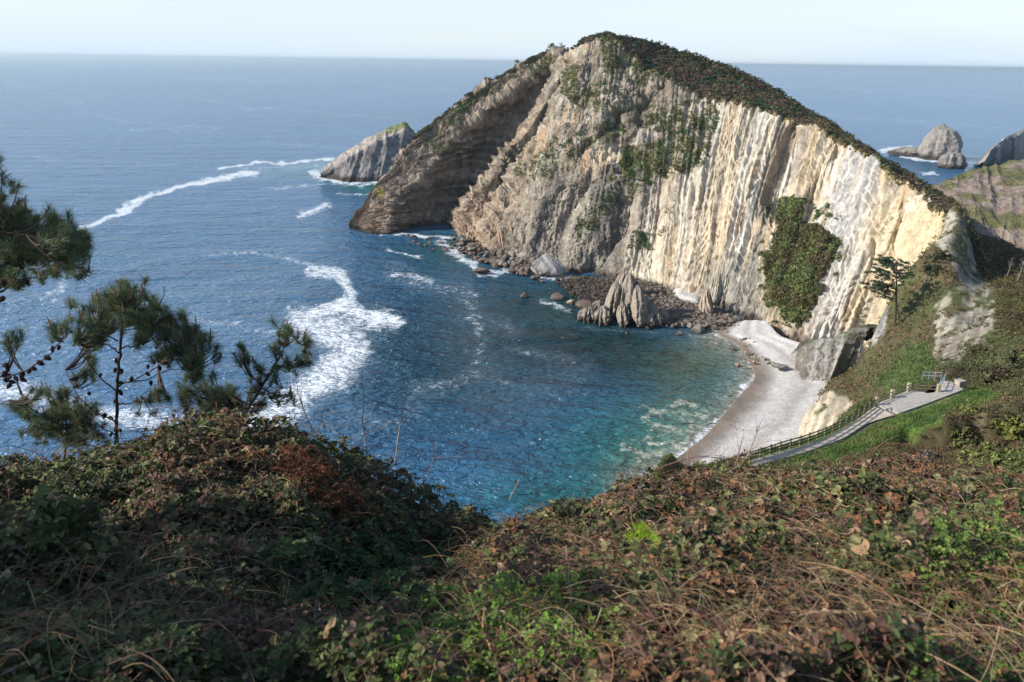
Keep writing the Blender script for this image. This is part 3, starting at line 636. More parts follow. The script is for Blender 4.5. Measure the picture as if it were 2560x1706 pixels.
def ground0(x, y):
    x = A(x, float); y = A(y, float); sh = x.shape; u = uv_(x.ravel(), y.ravel()); out = np.empty(len(u))
    for i in range(0, len(u), 20000):
        q = u[i:i + 20000]; d2 = ((q[:, None] - _U[None]) ** 2).sum(2); out[i:i + 20000] = _phi(d2) @ _w[:_n] + _w[_n] + q @ _w[_n + 1:]
    return (CAMZ - out * y.ravel()).reshape(sh)
TROW = np.exp(np.linspace(math.log(1.2), math.log(330), 620)); TCOL = np.linspace(-.95, 1.0, 560)
TX = TROW[:, None] * TCOL[None]; TY = np.broadcast_to(TROW[:, None], TX.shape).copy()
TZ0 = ground0(TX, TY)
_dx, _dy = proj(np.stack([TX, TY, TZ0], 2))
PLAT = [(2010, 930), (2065, 950), (2130, 927), (2214, 895), (2186, 877), (2163, 875), (2152, 886), (2148, 902), (2083, 899), (2048, 915)]
_road = PATHL + PATHR[::-1]
def _g1(q):
    d = ray(float(q[0]), float(q[1])); d = d / d[1]; rs = np.linspace(50, 130, 1200); z = CAMZ + d[2] * rs; g = ground0(d[0] * rs, rs); k = np.nonzero(z <= g)[0]; i = k[0] if len(k) else 600
    return A([d[0] * rs[i], rs[i], g[i]])
_W = A([onz(q[0], q[1], 47.3) for q in PLAT]); _RW = np.concatenate([A([onz(*q, z_) for q, z_ in zip(PATHL, ZPR)]), A([onz(*q, z_) for q, z_ in zip(PATHR, ZPR)])[::-1]])
_onroad = inpoly(TX, TY, _RW[:, :2]) | inpoly(TX, TY, _W[:, :2])
_soft = blur1(blur1(_onroad.astype(float), 9, 0), 9, 1)
_rr = np.stack([TX, TY, TZ0], 2)
_amp = np.clip(TY / 60, .05, 1.5)
TZ = TZ0 + (1 - np.clip(_soft * 1.5, 0, 1)) * (_amp * 1.1 * fbm(np.stack([np.log(TY) * 14, TX / TY * 22, 0 * TX], 2), 4, 201) - .0) * sstep(6, 14, TY) * (1 - np.clip(1.6 * blur1(blur1(_onroad.astype(float), 31, 0), 31, 1), 0, 1)) \
    + .16 * fbm(_rr / .8, 3, 205) * sstep(14, 8, TY)
_ca = (A([onz(*q, z_) for q, z_ in zip(PATHL, ZPR)]) + A([onz(*q, z_) for q, z_ in zip(PATHR, ZPR)])) / 2; _bd = np.full(TX.shape, 1e9); _zc = np.zeros(TX.shape)
for _p, _q in zip(_ca[:-1], _ca[1:]):
    _vx, _vy = _q[0] - _p[0], _q[1] - _p[1]; _t = np.clip(((TX - _p[0]) * _vx + (TY - _p[1]) * _vy) / (_vx ** 2 + _vy ** 2), 0, 1); _dd = np.hypot(TX - _p[0] - _t * _vx, TY - _p[1] - _t * _vy); _m = _dd < _bd; _bd = np.where(_m, _dd, _bd); _zc = np.where(_m, _p[2] + _t * (_q[2] - _p[2]), _zc)
_kr = sstep(3.4, 1.7, _bd); TZ = TZ * (1 - _kr) + (_zc - .14) * _kr
_xl = np.interp(TY, [120, 150, 180, 200, 215, 225, 250, 330], [46, 52, 60, 78, 94, 112, 124, 150]); _off = sstep(0, -7, TX - _xl) * sstep(105, 125, TY); TZ = TZ * (1 - _off) + np.minimum(TZ, -6) * _off
_onp = blur1(blur1(inpoly(TX, TY, _W[:, :2]).astype(float), 7, 0), 7, 1)
_kp = np.clip(_onp * 2, 0, 1); _nb = blur1(blur1(_onp, 15, 0), 31, 1); TZ = np.where((_nb > .004) & (TY > 90), np.maximum(TZ, 46.95 - 5 * (1 - np.clip(_nb * 6, 0, 1))), TZ); TZ = TZ * (1 - _kp) + (47.3 - .25) * _kp

_hc = _g1((2300, 985)); _hd = np.hypot((TX - _hc[0]) / 13, (TY - _hc[1]) / 8); TZ = TZ - 7.5 * sstep(1.1, .75, _hd + .25 * fbm(_rr / 5, 3, 207)) * (1 - np.clip(_soft * 3, 0, 1))

def gz(x, y):
    """height of the built hillside by bilinear lookup"""
    x = A(x, float); y = A(y, float)
    fr = (np.log(y) - math.log(1.2)) / (math.log(330) - math.log(1.2)) * (len(TROW) - 1); fc = (x / y - TCOL[0]) / (TCOL[-1] - TCOL[0]) * (len(TCOL) - 1)
    r = np.clip(np.floor(fr).astype(int), 0, len(TROW) - 2); c = np.clip(np.floor(fc).astype(int), 0, len(TCOL) - 2); a = np.clip(fr - r, 0, 1); b = np.clip(fc - c, 0, 1)
    return TZ[r, c] * (1 - a) * (1 - b) + TZ[r + 1, c] * a * (1 - b) + TZ[r, c + 1] * (1 - a) * b + TZ[r + 1, c + 1] * a * b

def hit(dx, dy, rmin=1.3, rmax=320):
    """where the sight line of a surveyed point first meets the hillside beyond rmin"""
    d = ray(float(dx), float(dy)); d = d / d[1]; rs = np.exp(np.linspace(math.log(rmin), math.log(rmax), 900))
    z = CAMZ + d[2] * rs; g = gz(d[0] * rs, rs); k = np.nonzero(z <= g)[0]
    i = k[0] if len(k) else len(rs) - 1
    return A([d[0] * rs[i], rs[i], gz(d[0] * rs[i], rs[i])])

def hillside():
    P = np.stack([TX, TY, TZ], 2); dx, dy = proj(P); q3 = np.stack([dx / 30, dy / 30, 0 * dx], 2); jx = dx + 12 * fbm(q3, 4, 211); jy = dy + 10 * fbm(q3, 4, 213)
    f = fbm(P / 3, 4, 221); g = fbm(P / 9, 4, 223)
    C = lerpc([.105, .078, .045], [.085, .10, .04], sstep(-.35, .35, g)); C = lerpc(C, [.20, .165, .10], .5 * sstep(.2, .5, f))
    far = TY > 20
    grass = inpoly(jx, jy, [(1690, 1095), (1830, 1050), (1950, 1005), (2050, 950), (2200, 895), (2250, 885), (2310, 905), (2250, 935), (2180, 950), (2140, 990), (2000, 1030), (1900, 1070), (1830, 1095)]) | inpoly(jx, jy, [(1640, 1075), (1800, 1020), (1910, 980), (2010, 925), (2016, 945), (1900, 1012), (1700, 1080)])
    C = lerpc(C, [.10, .17, .035], .9 * (grass & far & (TY < 125)))
    grass = grass | (inpoly(jx, jy, [(1440, 1130), (1540, 1000), (1700, 1000), (1800, 1000), (1765, 1045), (1700, 1095), (1600, 1120)]) & (TY > 40) & (TY < 110))
    rk = inpoly(jx, jy, [(2150, 700), (2225, 640), (2290, 700), (2280, 760), (2200, 835), (2148, 840)]) | inpoly(jx, jy, [(2185, 545), (2215, 560), (2250, 650), (2280, 700), (2235, 680), (2190, 620)])
    rk = rk | (inpoly(jx, jy, [(2120, 470), (2165, 470), (2215, 505), (2245, 600), (2300, 700), (2250, 700), (2215, 640), (2185, 600), (2150, 560)]) & (TY > 150)); gk = inpoly(jx, jy, [(1885, 800), (1985, 728), (2040, 700), (2036, 760), (1965, 815), (1900, 870)]) & (TY > 150)
    st = vn(np.stack([(dx + .35 * dy) / 9, dy / 90, 0 * dx], 2), 231); C = lerpc(C, lerpc([.20, .19, .18], [.42, .41, .39], sstep(-.4, .4, st)), .9 * gk); rk2 = rk | gk
    rc = lerpc([.22, .19, .15], [.44, .40, .32], sstep(-.5, .5, st + .8 * f)); C = lerpc(C, rc, .9 * (rk & (f + .5 * g < .12) & (TY > 125)))
    sc = inpoly(jx, jy, [(1815, 1000), (1850, 925), (1905, 895), (1965, 935), (1960, 985), (1850, 1010)]) & (TY > 130)
    rc2 = lerpc([.30, .26, .20], [.56, .47, .34], sstep(-.4, .3, st)); C = lerpc(C, rc2, .95 * (sc & (g < .3)))
    C = lerpc(C, [.075, .10, .03], .8 * (inpoly(jx, jy, [(2000, 880), (2110, 780), (2150, 830), (2140, 880), (2050, 905)]) & far))
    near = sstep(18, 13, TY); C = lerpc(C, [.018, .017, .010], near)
    C = lerpc(C, [.30, .26, .20], np.clip(_soft * 1.5 - .3, 0, 1) * .8)
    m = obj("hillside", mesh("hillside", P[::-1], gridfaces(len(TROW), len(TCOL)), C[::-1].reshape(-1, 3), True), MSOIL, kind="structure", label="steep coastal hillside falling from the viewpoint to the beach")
    VEG['hill'] = (P, dx, dy, jx, jy, grass, rk2, sc, f, g)
hillside()

# path and paved platform lie on the hillside
def onroad(dx, dy):
    return onz(float(dx), float(dy), zroad(dx))
def strip():
    Lp = A([onz(*q, z_) for q, z_ in zip(PATHL, ZPR)]); Rp = A([onz(*q, z_) for q, z_ in zip(PATHR, ZPR)]); t = np.linspace(0, len(Lp) - 1, 120); k = np.arange(len(Lp))
    L_ = np.stack([np.interp(t, k, Lp[:, i]) for i in range(3)], 1); R_ = np.stack([np.interp(t, k, Rp[:, i]) for i in range(3)], 1)
    L_, R_ = blur1(L_, 15, 0), blur1(R_, 15, 0)
    u = np.linspace(0, 1, 14); G = L_[:, None] * (1 - u)[None, :, None] + R_[:, None] * u[None, :, None]; G[..., 0] += .10 * fbm(G / .9, 3, 3) * ((u == 0) | (u == 1))
    G[..., 2] += .04
    C = lerpc([.60, .49, .37], [.68, .57, .45], sstep(-.4, .4, fbm(G / .7, 4, 9)))
    C = lerpc(C, [.33, .30, .22], .6 * sstep(.75, 1.0, np.abs(u * 2 - 1))[None, :] * np.ones(C.shape[:2]))
    obj("path", mesh("path", G, gridfaces(120, 14), C.reshape(-1, 3), True), MPATH, kind="structure", label="pale gravel path beside the timber fence")
strip()

def box(c, s, R=None):
    """eight corners and six quads of a slightly chamfer-free block; c centre, s size, R 3x3"""
    v = A([[x, y, z] for x in (-.5, .5) for y in (-.5, .5) for z in (-.5, .5)]) * A(s)
    if R is not None: v = v @ A(R).T
    f = A([[0, 1, 3, 2], [4, 6, 7, 5], [0, 4, 5, 1], [2, 3, 7, 6], [0, 2, 6, 4], [1, 5, 7, 3]])
    return v + A(c), f

def beam(a, b, w_, h_, nseg=1, ends=True):
    a, b = A(a, float), A(b, float); d = b - a; L = np.linalg.norm(d); d /= L; s = np.cross(d, [0, 0, 1.0])
    if np.linalg.norm(s) < .01: s = A([1.0, 0, 0])
    s /= np.linalg.norm(s); u = np.cross(s, d); R = np.stack([s, d, u], 1)
    return box((a + b) / 2, (w_, L, h_), R)

def bevel(me, w_):
    import bmesh
    bm = bmesh.new(); bm.from_mesh(me); bmesh.ops.bevel(bm, geom=bm.edges[:], offset=w_, segments=1, affect='EDGES', clamp_overlap=True); bmesh.ops.recalc_face_normals(bm, faces=bm.faces[:]); bm.to_mesh(me); bm.free()
    return me

def platform():
    W = _W.copy(); c = W.mean(0)
    n = len(W); V = np.concatenate([W, W - [0, 0, .5], [W.mean(0)]]); Fq = [[i, (i + 1) % n, 2 * n] for i in range(n)] + [[i, i + n, (i + 1) % n] for i in range(n)] + [[(i + 1) % n, i + n, (i + 1) % n + n] for i in range(n)]
    C = np.tile([.46, .42, .37], (len(V), 1)); base = obj("viewpoint_paving", mesh("paving_bed", V, A(Fq), C), MPATH, kind="structure", label="paved stone viewing platform at the path's end")
    # paving stones laid in rows
    x0, y0 = W[:, 0].min(), W[:, 1].min(); x1, y1 = W[:, 0].max(), W[:, 1].max(); st = 1.05; k = 0; variants = []
    for i in range(6):
        v, f = box((0, 0, 0), (st * .96, st * .62 * .96, .06)); v = v + .005 * rng.normal(size=v.shape); me = mesh("paving_stone", v, f, np.tile(A([.46, .42, .37]) * (.94 + .02 * i), (8, 1))); variants.append(me)
    dirv = W[3] - W[0]; ang = math.atan2(dirv[1], dirv[0]); ca, sa_ = math.cos(ang), math.sin(ang)
    for i in range(-24, 25):
        for j in range(-30, 31):
            u, v = (i + .5 * (j % 2)) * st, j * st * .62; p = A([c[0] + u * ca - v * sa_, c[1] + u * sa_ + v * ca])
            ok = all(inpoly(p[0] + a, p[1] + b, W[:, :2]) for a, b in ((-.5, -.3), (.5, -.3), (.5, .3), (-.5, .3)))
            if ok and k < 290:
                o = obj("paving_stone", variants[rng.integers(6)], MPATH, base, (p[0], p[1], W[0, 2] + .0)); o.rotation_euler = (0, 0, ang); k += 1
    return W
WPLAT = platform()

# ------------------------------------------------------------------ beach
def beach():
    sh = [(1690, 735), (1640, 765), (1700, 795), (1720, 830), (1737, 862), (1728, 885), (1705, 905), (1680, 935), (1655, 965), (1625, 1000), (1585, 1035), (1540, 1065), (1440, 1110), (1330, 1160)]
    S0 = A([onz(a, b, 0.0) for a, b in sh]); inl = [(1760, 735), (1790, 770), (1850, 790), (1900, 800), (1960, 830), (1990, 880), (1990, 905), (1970, 940), (1930, 980), (1890, 1020), (1850, 1060), (1780, 1100), (1650, 1160), (1500, 1220)]
    I0 = A([onz(a, b, 4.5) for a, b in inl])
    t = np.linspace(0, len(sh) - 1, 330); k = np.arange(len(sh)); f = lambda Q: blur1(np.stack([np.interp(t, k, Q[:, i]) for i in range(3)], 1), 25, 0)
    S_, I_ = f(S0), f(I0); out = S_ + (S_ - I_) / np.linalg.norm(S_ - I_, axis=1, keepdims=True) * 16; out[:, 2] = -1.6
    u = np.linspace(-.35, 1, 170)[:, None, None]; G = np.where(u < 0, S_[None] + (out - S_)[None] * (-u / .35), S_[None] + (I_ - S_)[None] * u); uu = np.broadcast_to(u[..., 0], G.shape[:2])
    G[..., 2] = np.where(uu < 0, uu * 4.5, 4.2 * sstep(-.15, 1.1, uu) + .12) + .18 * fbm(G / 3, 3, 301) + .22 * np.sin(uu * 22 + 2 * fbm(G / 25, 2, 305)) * sstep(.1, .3, uu) * .5
    fr = fbm(G / 9, 4, 311); fs = fbm(G / .9, 3, 317)
    C = lerpc([.20, .165, .135], [.52, .50, .475], sstep(.06, .30, uu + .12 * fr)); C = lerpc(C, [.36, .33, .30], .7 * np.exp(-((uu - .50 - .1 * fr) / .06) ** 2)); C *= (1 + .22 * fs)[..., None]
    C = lerpc(C, [.26, .20, .155], .5 * sstep(.25, .1, uu) * sstep(-.1, .3, fr))
    obj("beach", mesh("beach", G, gridfaces(*G.shape[:2]), C.reshape(-1, 3), True), MPEB, kind="structure", label="curved beach of pale pebbles with a darker wet edge")
beach()

def haze():
    v, f = box((0, 60000, 55), (262000, 142000, 118)); m, n, N, L = nodes("sea_haze"); out = N("ShaderNodeOutputMaterial"); pv = N("ShaderNodeVolumePrincipled"); pv.inputs['Density'].default_value = 6.0e-5; pv.inputs['Color'].default_value = (.76, .92, 1, 1); pv.inputs['Anisotropy'].default_value = .3
    L(pv.outputs[0], out.inputs['Volume']); obj("haze", mesh("haze", v, f), m, kind="stuff", label="thin sea haze over the water")
haze()

# ------------------------------------------------------------------ boulders and rock fins
import bmesh
def ico(sub):
    bm = bmesh.new(); bmesh.ops.create_icosphere(bm, subdivisions=sub, radius=1); bm.verts.ensure_lookup_table()
    V = A([v.co[:] for v in bm.verts]); Fq = A([[v.index for v in f.verts] for f in bm.faces]); bm.free(); return V, Fq

def column(V, m=.3):
    """a sphere swelled towards a column, so that tapers read as walls"""
    q = V.copy(); rr = np.hypot(V[:, 0], V[:, 1]); k = 1 / np.maximum(rr, .30) * m + (1 - m); q[:, :2] *= np.minimum(k, 2.6)[:, None]; return q

def rockvf(sub, seed, blocky=.5, rough=.18, dims=(1, 1, 1)):
    V, Fq = ico(sub); r = np.random.default_rng(seed)
    d = np.ones(len(V)) * 1.0
    for _ in range(14):                                   # planar facets
        nrm = r.normal(size=3); nrm /= np.linalg.norm(nrm); h = r.uniform(.42, .85); dp = V @ nrm; d = np.minimum(d, np.where(dp > h * .98, h / np.maximum(dp, 1e-3), 1))
    V2 = V * (d * blocky + (1 - blocky))[:, None]
    V2 = V2 * (1 + rough * fbm(V * 1.6 + seed * 3.1, 4, seed))[:, None]
    return V2 * A(dims), Fq

def rockcol(V, seed, base, wet=None):
    f = fbm(V * 2 + seed, 4, seed + 3); C = A(base) * (1 + .35 * f)[:, None]
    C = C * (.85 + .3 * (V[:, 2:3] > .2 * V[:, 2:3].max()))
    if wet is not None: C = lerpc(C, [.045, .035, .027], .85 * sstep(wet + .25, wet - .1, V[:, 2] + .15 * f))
    return C

BROWN, GREY, TAN = (.135, .10, .078), (.19, .175, .155), (.33, .25, .16)
VAR = {}
for nm, col in (("brown", BROWN), ("grey", GREY), ("tan", TAN)):
    for i in range(5):
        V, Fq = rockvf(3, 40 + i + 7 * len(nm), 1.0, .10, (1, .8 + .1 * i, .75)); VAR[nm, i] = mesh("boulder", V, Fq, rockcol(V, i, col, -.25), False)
def boulder(dx, dy, wpx, nm, label, z=.3, group=None, Y=None, flatz=1.0, **kw):
    p = onz(dx, dy, z) if Y is None else aty(dx, dy, Y); r = np.linalg.norm(p - CAM) * wpx * K / F / 2
    me = VAR[nm, int(rng.integers(5))]
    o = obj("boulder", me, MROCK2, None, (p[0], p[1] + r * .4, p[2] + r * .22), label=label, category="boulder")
    o.scale = (r, r * rng.uniform(.8, 1.1), r * flatz * rng.uniform(.8, 1.15)); o.rotation_euler = (rng.uniform(-.3, .3), rng.uniform(-.3, .3), rng.uniform(0, 6.28))
    if group: o["group"] = group
    return o

G1 = "boulders tumbled along the foot of the headland"
named = [(1180, 600, 52, "grey", "large square-sided boulder on the headland shore right of the boulder pile"), (1100, 630, 50, "brown", "low dark boulder lying in white surf in front of the boulder pile"),
         (1130, 548, 46, "brown", "flat topped reddish boulder high on the left end of the pile"), (1145, 590, 40, "brown", None), (1205, 684, 26, "brown", "small brown rock alone in the green water off the boulder shore"),
         (1284, 690, 42, "brown", "long dark rock awash left of the rock fins"), (1345, 712, 62, "brown", "broad brown reef rock directly left of the rock fins"), (1312, 700, 24, "tan", "small tan rock between the awash rock and the reef rock"),
         (1606, 765, 46, "grey", "dark upright boulder at the water's edge right of the rock fins"), (1562, 770, 18, "brown", "little rock in the surf left of the dark upright boulder"), (1582, 705, 28, "grey", "grey boulder on the white pebble pocket below the cliff"),
         (1695, 842, 20, "tan", "yellow-green rock at the beach waterline"), (1685, 806, 20, "brown", "reddish rock in the surf above the yellow-green rock"), (1792, 848, 42, "grey", "flat pale slab on the pebbles beside the rock foot"), (1702, 812, 12, "tan", None)]
for dx, dy, s_, nm, lab in named:
    if lab: boulder(dx, dy, s_, nm, lab, flatz=.4 if "slab" in lab else (.55 if "low" in lab or "broad" in lab or "long" in lab else 1.0), z=2.2 if dx > 1750 else .2)
r_ = np.random.default_rng(5)
for _ in range(120):
    t = r_.random(); a = r_.random()
    x = 1050 + 200 * t + r_.normal() * 6; lo = 548 + 70 * t; hi = 575 + 75 * t ** .8
    y = hi * a + lo * (1 - a); s_ = r_.uniform(10, 26) * (1.25 if r_.random() < .15 else 1)
    boulder(x, y, s_, (nm := "brown" if r_.random() < .75 else "grey"), f"{'big' if s_ > 22 else 'middling' if s_ > 16 else 'small' if s_ > 12 else 'tiny'} {nm} boulder {'by the surf' if a > .66 else 'against the rock wall' if a < .33 else 'mid-pile'}, {'left end' if t < .25 else 'left half' if t < .5 else 'right half' if t < .75 else 'right end'} of the headland pile", z=.3 + 2.6 * (1 - a), group=G1)
for _ in range(26):
    x = r_.uniform(935, 1060); y = 548 + (x - 935) * .12 + r_.normal() * 5 + (12 if r_.random() < .5 else 0)
    s_ = r_.uniform(6, 16); boulder(x, y, s_, "brown", f"{'larger' if s_ > 12 else 'small' if s_ > 9 else 'tiny'} brown rock awash {'far left of' if x < 980 else 'left of' if x < 1025 else 'just left of'} the boulder pile, {'nearer the viewer' if y > 558 else 'towards the dark recess'}", z=.0, group="rocks awash left of the pile", flatz=.6)
G2 = "stones scattered on the upper beach"
for _ in range(62):
    x = 1700 + 115 * r_.random(); y = 778 + 65 * r_.random() - (x - 1700) * .1
    s_ = r_.choice([6, 8, 10, 13, 17], p=[.3, .3, .2, .12, .08]); nm = "tan" if r_.random() < .7 else "grey"
    boulder(x, y, s_, nm, f"{'larger' if s_ > 12 else 'middling' if s_ > 9 else 'small'} {nm} stone {'by the surf' if x < 1730 else 'high on pebbles' if x > 1775 else 'midway up'} on the far beach end{', nearest the viewer' if y > 820 else ', farthest' if y < 790 else ''}", z=1.2, group=G2, flatz=.8)
for i in range(46):
    x = 1520 + 190 * r_.random(); y = 716 + (x - 1520) * .22 + r_.normal() * 8
    s_ = r_.uniform(8, 26); boulder(x, y, s_, "brown", f"{'large' if s_ > 20 else 'middling' if s_ > 14 else 'small'} dark reef boulder {'next to the rock fins' if x < 1560 else 'right of the rock fins' if x < 1600 else 'below the leaning stack' if x < 1650 else 'where the beach begins'}", z=.4, group="reef boulders by the beach end", flatz=.75)
for dx, dy in ((1432, 843), (1460, 852), (1472, 842)): pass
boulder(1440, 768, 10, "brown", "tiny rock breaking the surface below the rock fins", z=0)
for dx, dy, a in ((1440, 768, 1),): pass

def rubble():
    poly = [(1290, 642), (1330, 638), (1400, 640), (1540, 632), (1590, 655), (1640, 705), (1700, 738), (1640, 752), (1560, 742), (1480, 742), (1400, 722), (1335, 690), (1300, 660)]
    r = np.random.default_rng(9); x = r.uniform(1280, 1710, 9000); y = r.uniform(625, 760, 9000); k = inpoly(x + 8 * r.normal(size=9000), y + 4 * r.normal(size=9000), poly) & ~inpoly(x, y, [(1535, 650), (1612, 655), (1600, 700), (1560, 690)])
    x, y = x[k], y[k]; P = onz(x, y, .5 + .9 * r.random(len(x))); n = len(P); V0, F0 = ico(1); V0 = V0[None] * (1 + .35 * r.normal(size=(n, len(V0), 1))).clip(.5, 1.4)
    R = (.35 + .9 * r.random(n) ** 3)[:, None, None]; V = V0 * R * A([1, 1, .7]) + P[:, None]; Fq = (F0[None] + (np.arange(n) * len(F0 := F0) * 0)[:, None, None])
    m = V0.shape[1]; Fq = F0[None] + (np.arange(n) * m)[:, None, None]
    c = lerpc([.075, .058, .045], [.24, .20, .16], r.random(n) * sstep(1350, 1560, x)); C = np.repeat(c[:, None], m, 1)
    obj("shore_rubble", mesh("shore_rubble", V.reshape(-1, 3), Fq.reshape(-1, 3), C.reshape(-1, 3)), MROCK2, kind="stuff", label="bank of dark cobbles between the rock fins and the cliff")
    gx, gy = np.meshgrid(np.linspace(0, 100, 150), np.linspace(262, 372, 150)); Q = np.stack([gx, gy, 0 * gx], 2); dx, dy = proj(Q)
    q3 = Q / 7; ins = inpoly(dx + 8 * fbm(q3, 3, 2), dy + 5 * fbm(q3, 3, 4), poly).astype(float); s = blur1(blur1(ins, 7, 0), 7, 1); Q[..., 2] = -1.2 + 2.0 * s + .5 * fbm(Q / 2.5, 3, 6)
    w = inpoly(dx, dy, [(1530, 645), (1618, 655), (1604, 705), (1556, 690)]).astype(float); w = blur1(blur1(w, 5, 0), 5, 1)
    Q[..., 2] += 1.6 * w; C = lerpc([.09, .07, .055], [.17, .14, .11], sstep(-.3, .3, fbm(Q / 2, 3, 8))); C = lerpc(C, [.55, .52, .48], np.clip(w * 1.6, 0, 1))
    obj("shore_shelf", mesh("shore_shelf", Q, gridfaces(150, 150), C.reshape(-1, 3), True), MROCK2, kind="structure", label="low wave-cut shelf under the cobbles with a white pebble pocket")
rubble()

def fins():
    p0 = onz(1450, 745, 0.0); root = thing("rock_fins", tuple(p0), "cluster of pointed upright rock fins standing in the cove beside the cobble bank", "sea rock")
    def fin(bx, by, tx, ty, wpx, dep, seed, Yo=0):
        b = onz(bx, by, 0.0); b[1] += Yo; t = aty(tx, ty, b[1] + 3.0); H = t[2] - b[2]; Wd = wpx * K / F * np.linalg.norm(b - CAM) / 2
        V, Fq = rockvf(5, seed, .35, .10); V = column(V); h = (V[:, 2] + 1) / 2; tap = (1 - h) ** .55 * .82 + .05
        st = 1 - 2 * np.abs(vn(np.stack([V[:, 0] * 2.6 + .8 * h, V[:, 1] * .8, h * .8], 1), seed)); st2 = ridge(V * 3, 3, seed)
        q_ = V * A([3.2, 2.2, 3.2]); jag = ridge(q_ + seed, 4, seed + 1, .6); W = np.stack([V[:, 0] * Wd * tap * (1 + .3 * st + .22 * jag) + .6 * jag, V[:, 1] * dep * tap * (1 + .35 * st + .3 * st2) - .9 * st * tap, h * (H + 1.5) - 1.5 + 1.1 * jag * (1 - h * .4)], 1)
        W[:, :2] += (t - b)[:2] * (h ** 1.1)[:, None]; W += b - p0
        f = fbm(W / 1.6, 4, seed); C = lerpc([.13, .11, .095], [.30, .25, .20], sstep(-.3, .6, st + .5 * f)); C = lerpc(C, [.05, .04, .03], .9 * sstep(3.0, .8, W[:, 2] + 1.2 * f))
        obj("fin", mesh("fin", W, Fq, C), MROCK2, root)
    fin(1398, 735, 1417, 640, 40, 5, 3, 2); fin(1436, 742, 1445, 618, 46, 6, 4, 4); fin(1425, 705, 1436, 614, 40, 5, 9, 12); fin(1458, 744, 1462, 640, 40, 6, 14, 6); fin(1484, 746, 1478, 672, 44, 6, 15, 3); fin(1345, 738, 1352, 706, 60, 6, 16, 2); fin(1362, 726, 1376, 692, 40, 5, 17, 6); fin(1556, 744, 1540, 722, 60, 6, 18, 3); fin(1470, 748, 1462, 655, 50, 6, 5); fin(1500, 750, 1492, 690, 56, 7, 6, 3); fin(1378, 742, 1385, 702, 50, 6, 7); fin(1430, 748, 1428, 690, 40, 4, 8, -1); fin(1530, 742, 1515, 712, 50, 6, 10, 2)
fins()
def shorecrag(bx0, bx1, by, tx, ty, label, seed, col=(.25, .235, .22), dep=6):
    b = onz((bx0 + bx1) / 2, by, 0.0); t = aty(tx, ty, b[1] + dep * .7); H = t[2]; Wd = (bx1 - bx0) * K / F * np.linalg.norm(b - CAM) / 2
    V, Fq = rockvf(5, seed, .3, .12); h = (V[:, 2] + 1) / 2; tap = (1 - h) ** .55 * .95 + .1; st = 1 - 2 * np.abs(vn(np.stack([V[:, 0] * 2 + 2.2 * h, V[:, 1], h], 1) * 1.6, seed))
    W = np.stack([V[:, 0] * Wd * tap, V[:, 1] * dep * tap - 1.0 * st * tap, h * (H + 1.5) - 1.5 + .5 * st], 1); W[:, :2] += (t - b)[:2] * h[:, None] * .9; f = fbm(W / 1.6, 4, seed)
    C = lerpc(A(col) * .7, A(col) * 1.4, sstep(-.3, .5, st + .5 * f)); C = lerpc(C, [.05, .04, .03], .9 * sstep(1.6, .3, W[:, 2] + .8 * f))
    o = obj("shore_crag", mesh("shore_crag", W, Fq, C), MROCK2, None, tuple(b), label=label, category="rock")
shorecrag(1208, 1318, 634, 1252, 582, "low streaked grey crag at the waterline right of the boulder pile", 21)
shorecrag(1600, 1642, 724, 1628, 660, "leaning dark stack at the cliff foot above the pebble pocket", 23, (.27, .22, .17), 4)
for bx, tx, ty, s_ in ((1156, 1150, 520, 4), (1178, 1172, 515, 5), (1200, 1196, 540, 6)):
    shorecrag(bx - 13, bx + 13, 588, tx, ty, {4: "left of three upright orange rock pillars behind the boulder pile", 5: "middle one of three upright orange rock pillars behind the boulder pile", 6: "right of three upright orange rock pillars behind the boulder pile"}[s_], 30 + s_, (.36, .24, .16), 4)

# two stacks far off on the right
def stack(cx, by, wpx, hpx, label, seed, lean=0.0):
    b = onz(cx, by, 0.0); R = np.linalg.norm(b - CAM); Wd = wpx * K / F * R / 2; H = hpx * K / F * R
    V, Fq = rockvf(5, seed, .6, .16); V = column(V, .55); h = (V[:, 2] + 1) / 2; st = 1 - 2 * np.abs(vn(V * A([3, 3, .7]) + seed, seed)); tap = np.where(h < .1, 1, np.sqrt(1 - ((h - .1) / .9).clip(0, 1) ** 2.4) * .85 + .15)
    jg = ridge(V * 1.7 + seed, 4, seed + 2, .6); tap = tap * (1 + .20 * jg); h = h * (1 + .06 * jg); W = np.stack([V[:, 0] * Wd * tap * (1 + .1 * st) + lean * h * Wd, V[:, 1] * Wd * .8 * tap * (1 + .15 * st), h * (H + 3) - 3], 1); f = fbm(W / 6, 4, seed)
    C = lerpc([.16, .145, .13], [.31, .28, .25], sstep(-.3, .5, st + .6 * f)); C = lerpc(C, [.05, .042, .035], .9 * sstep(6, 2.5, W[:, 2] + 2 * f))
    return obj("sea_stack", mesh("sea_stack", W, Fq, C), MROCK, None, (b[0], b[1] + Wd * .7, 0), label=label, category="sea stack")
stack(2170, 370, 74, 66, "rounded pale sea stack standing in surf beyond the ridge", 61, .12)
stack(2196, 390, 50, 36, "smaller knobbly sea stack in front of the rounded pale one", 62)
stack(2105, 361, 78, 17, "low dark reef running left from the rounded pale stack", 63)

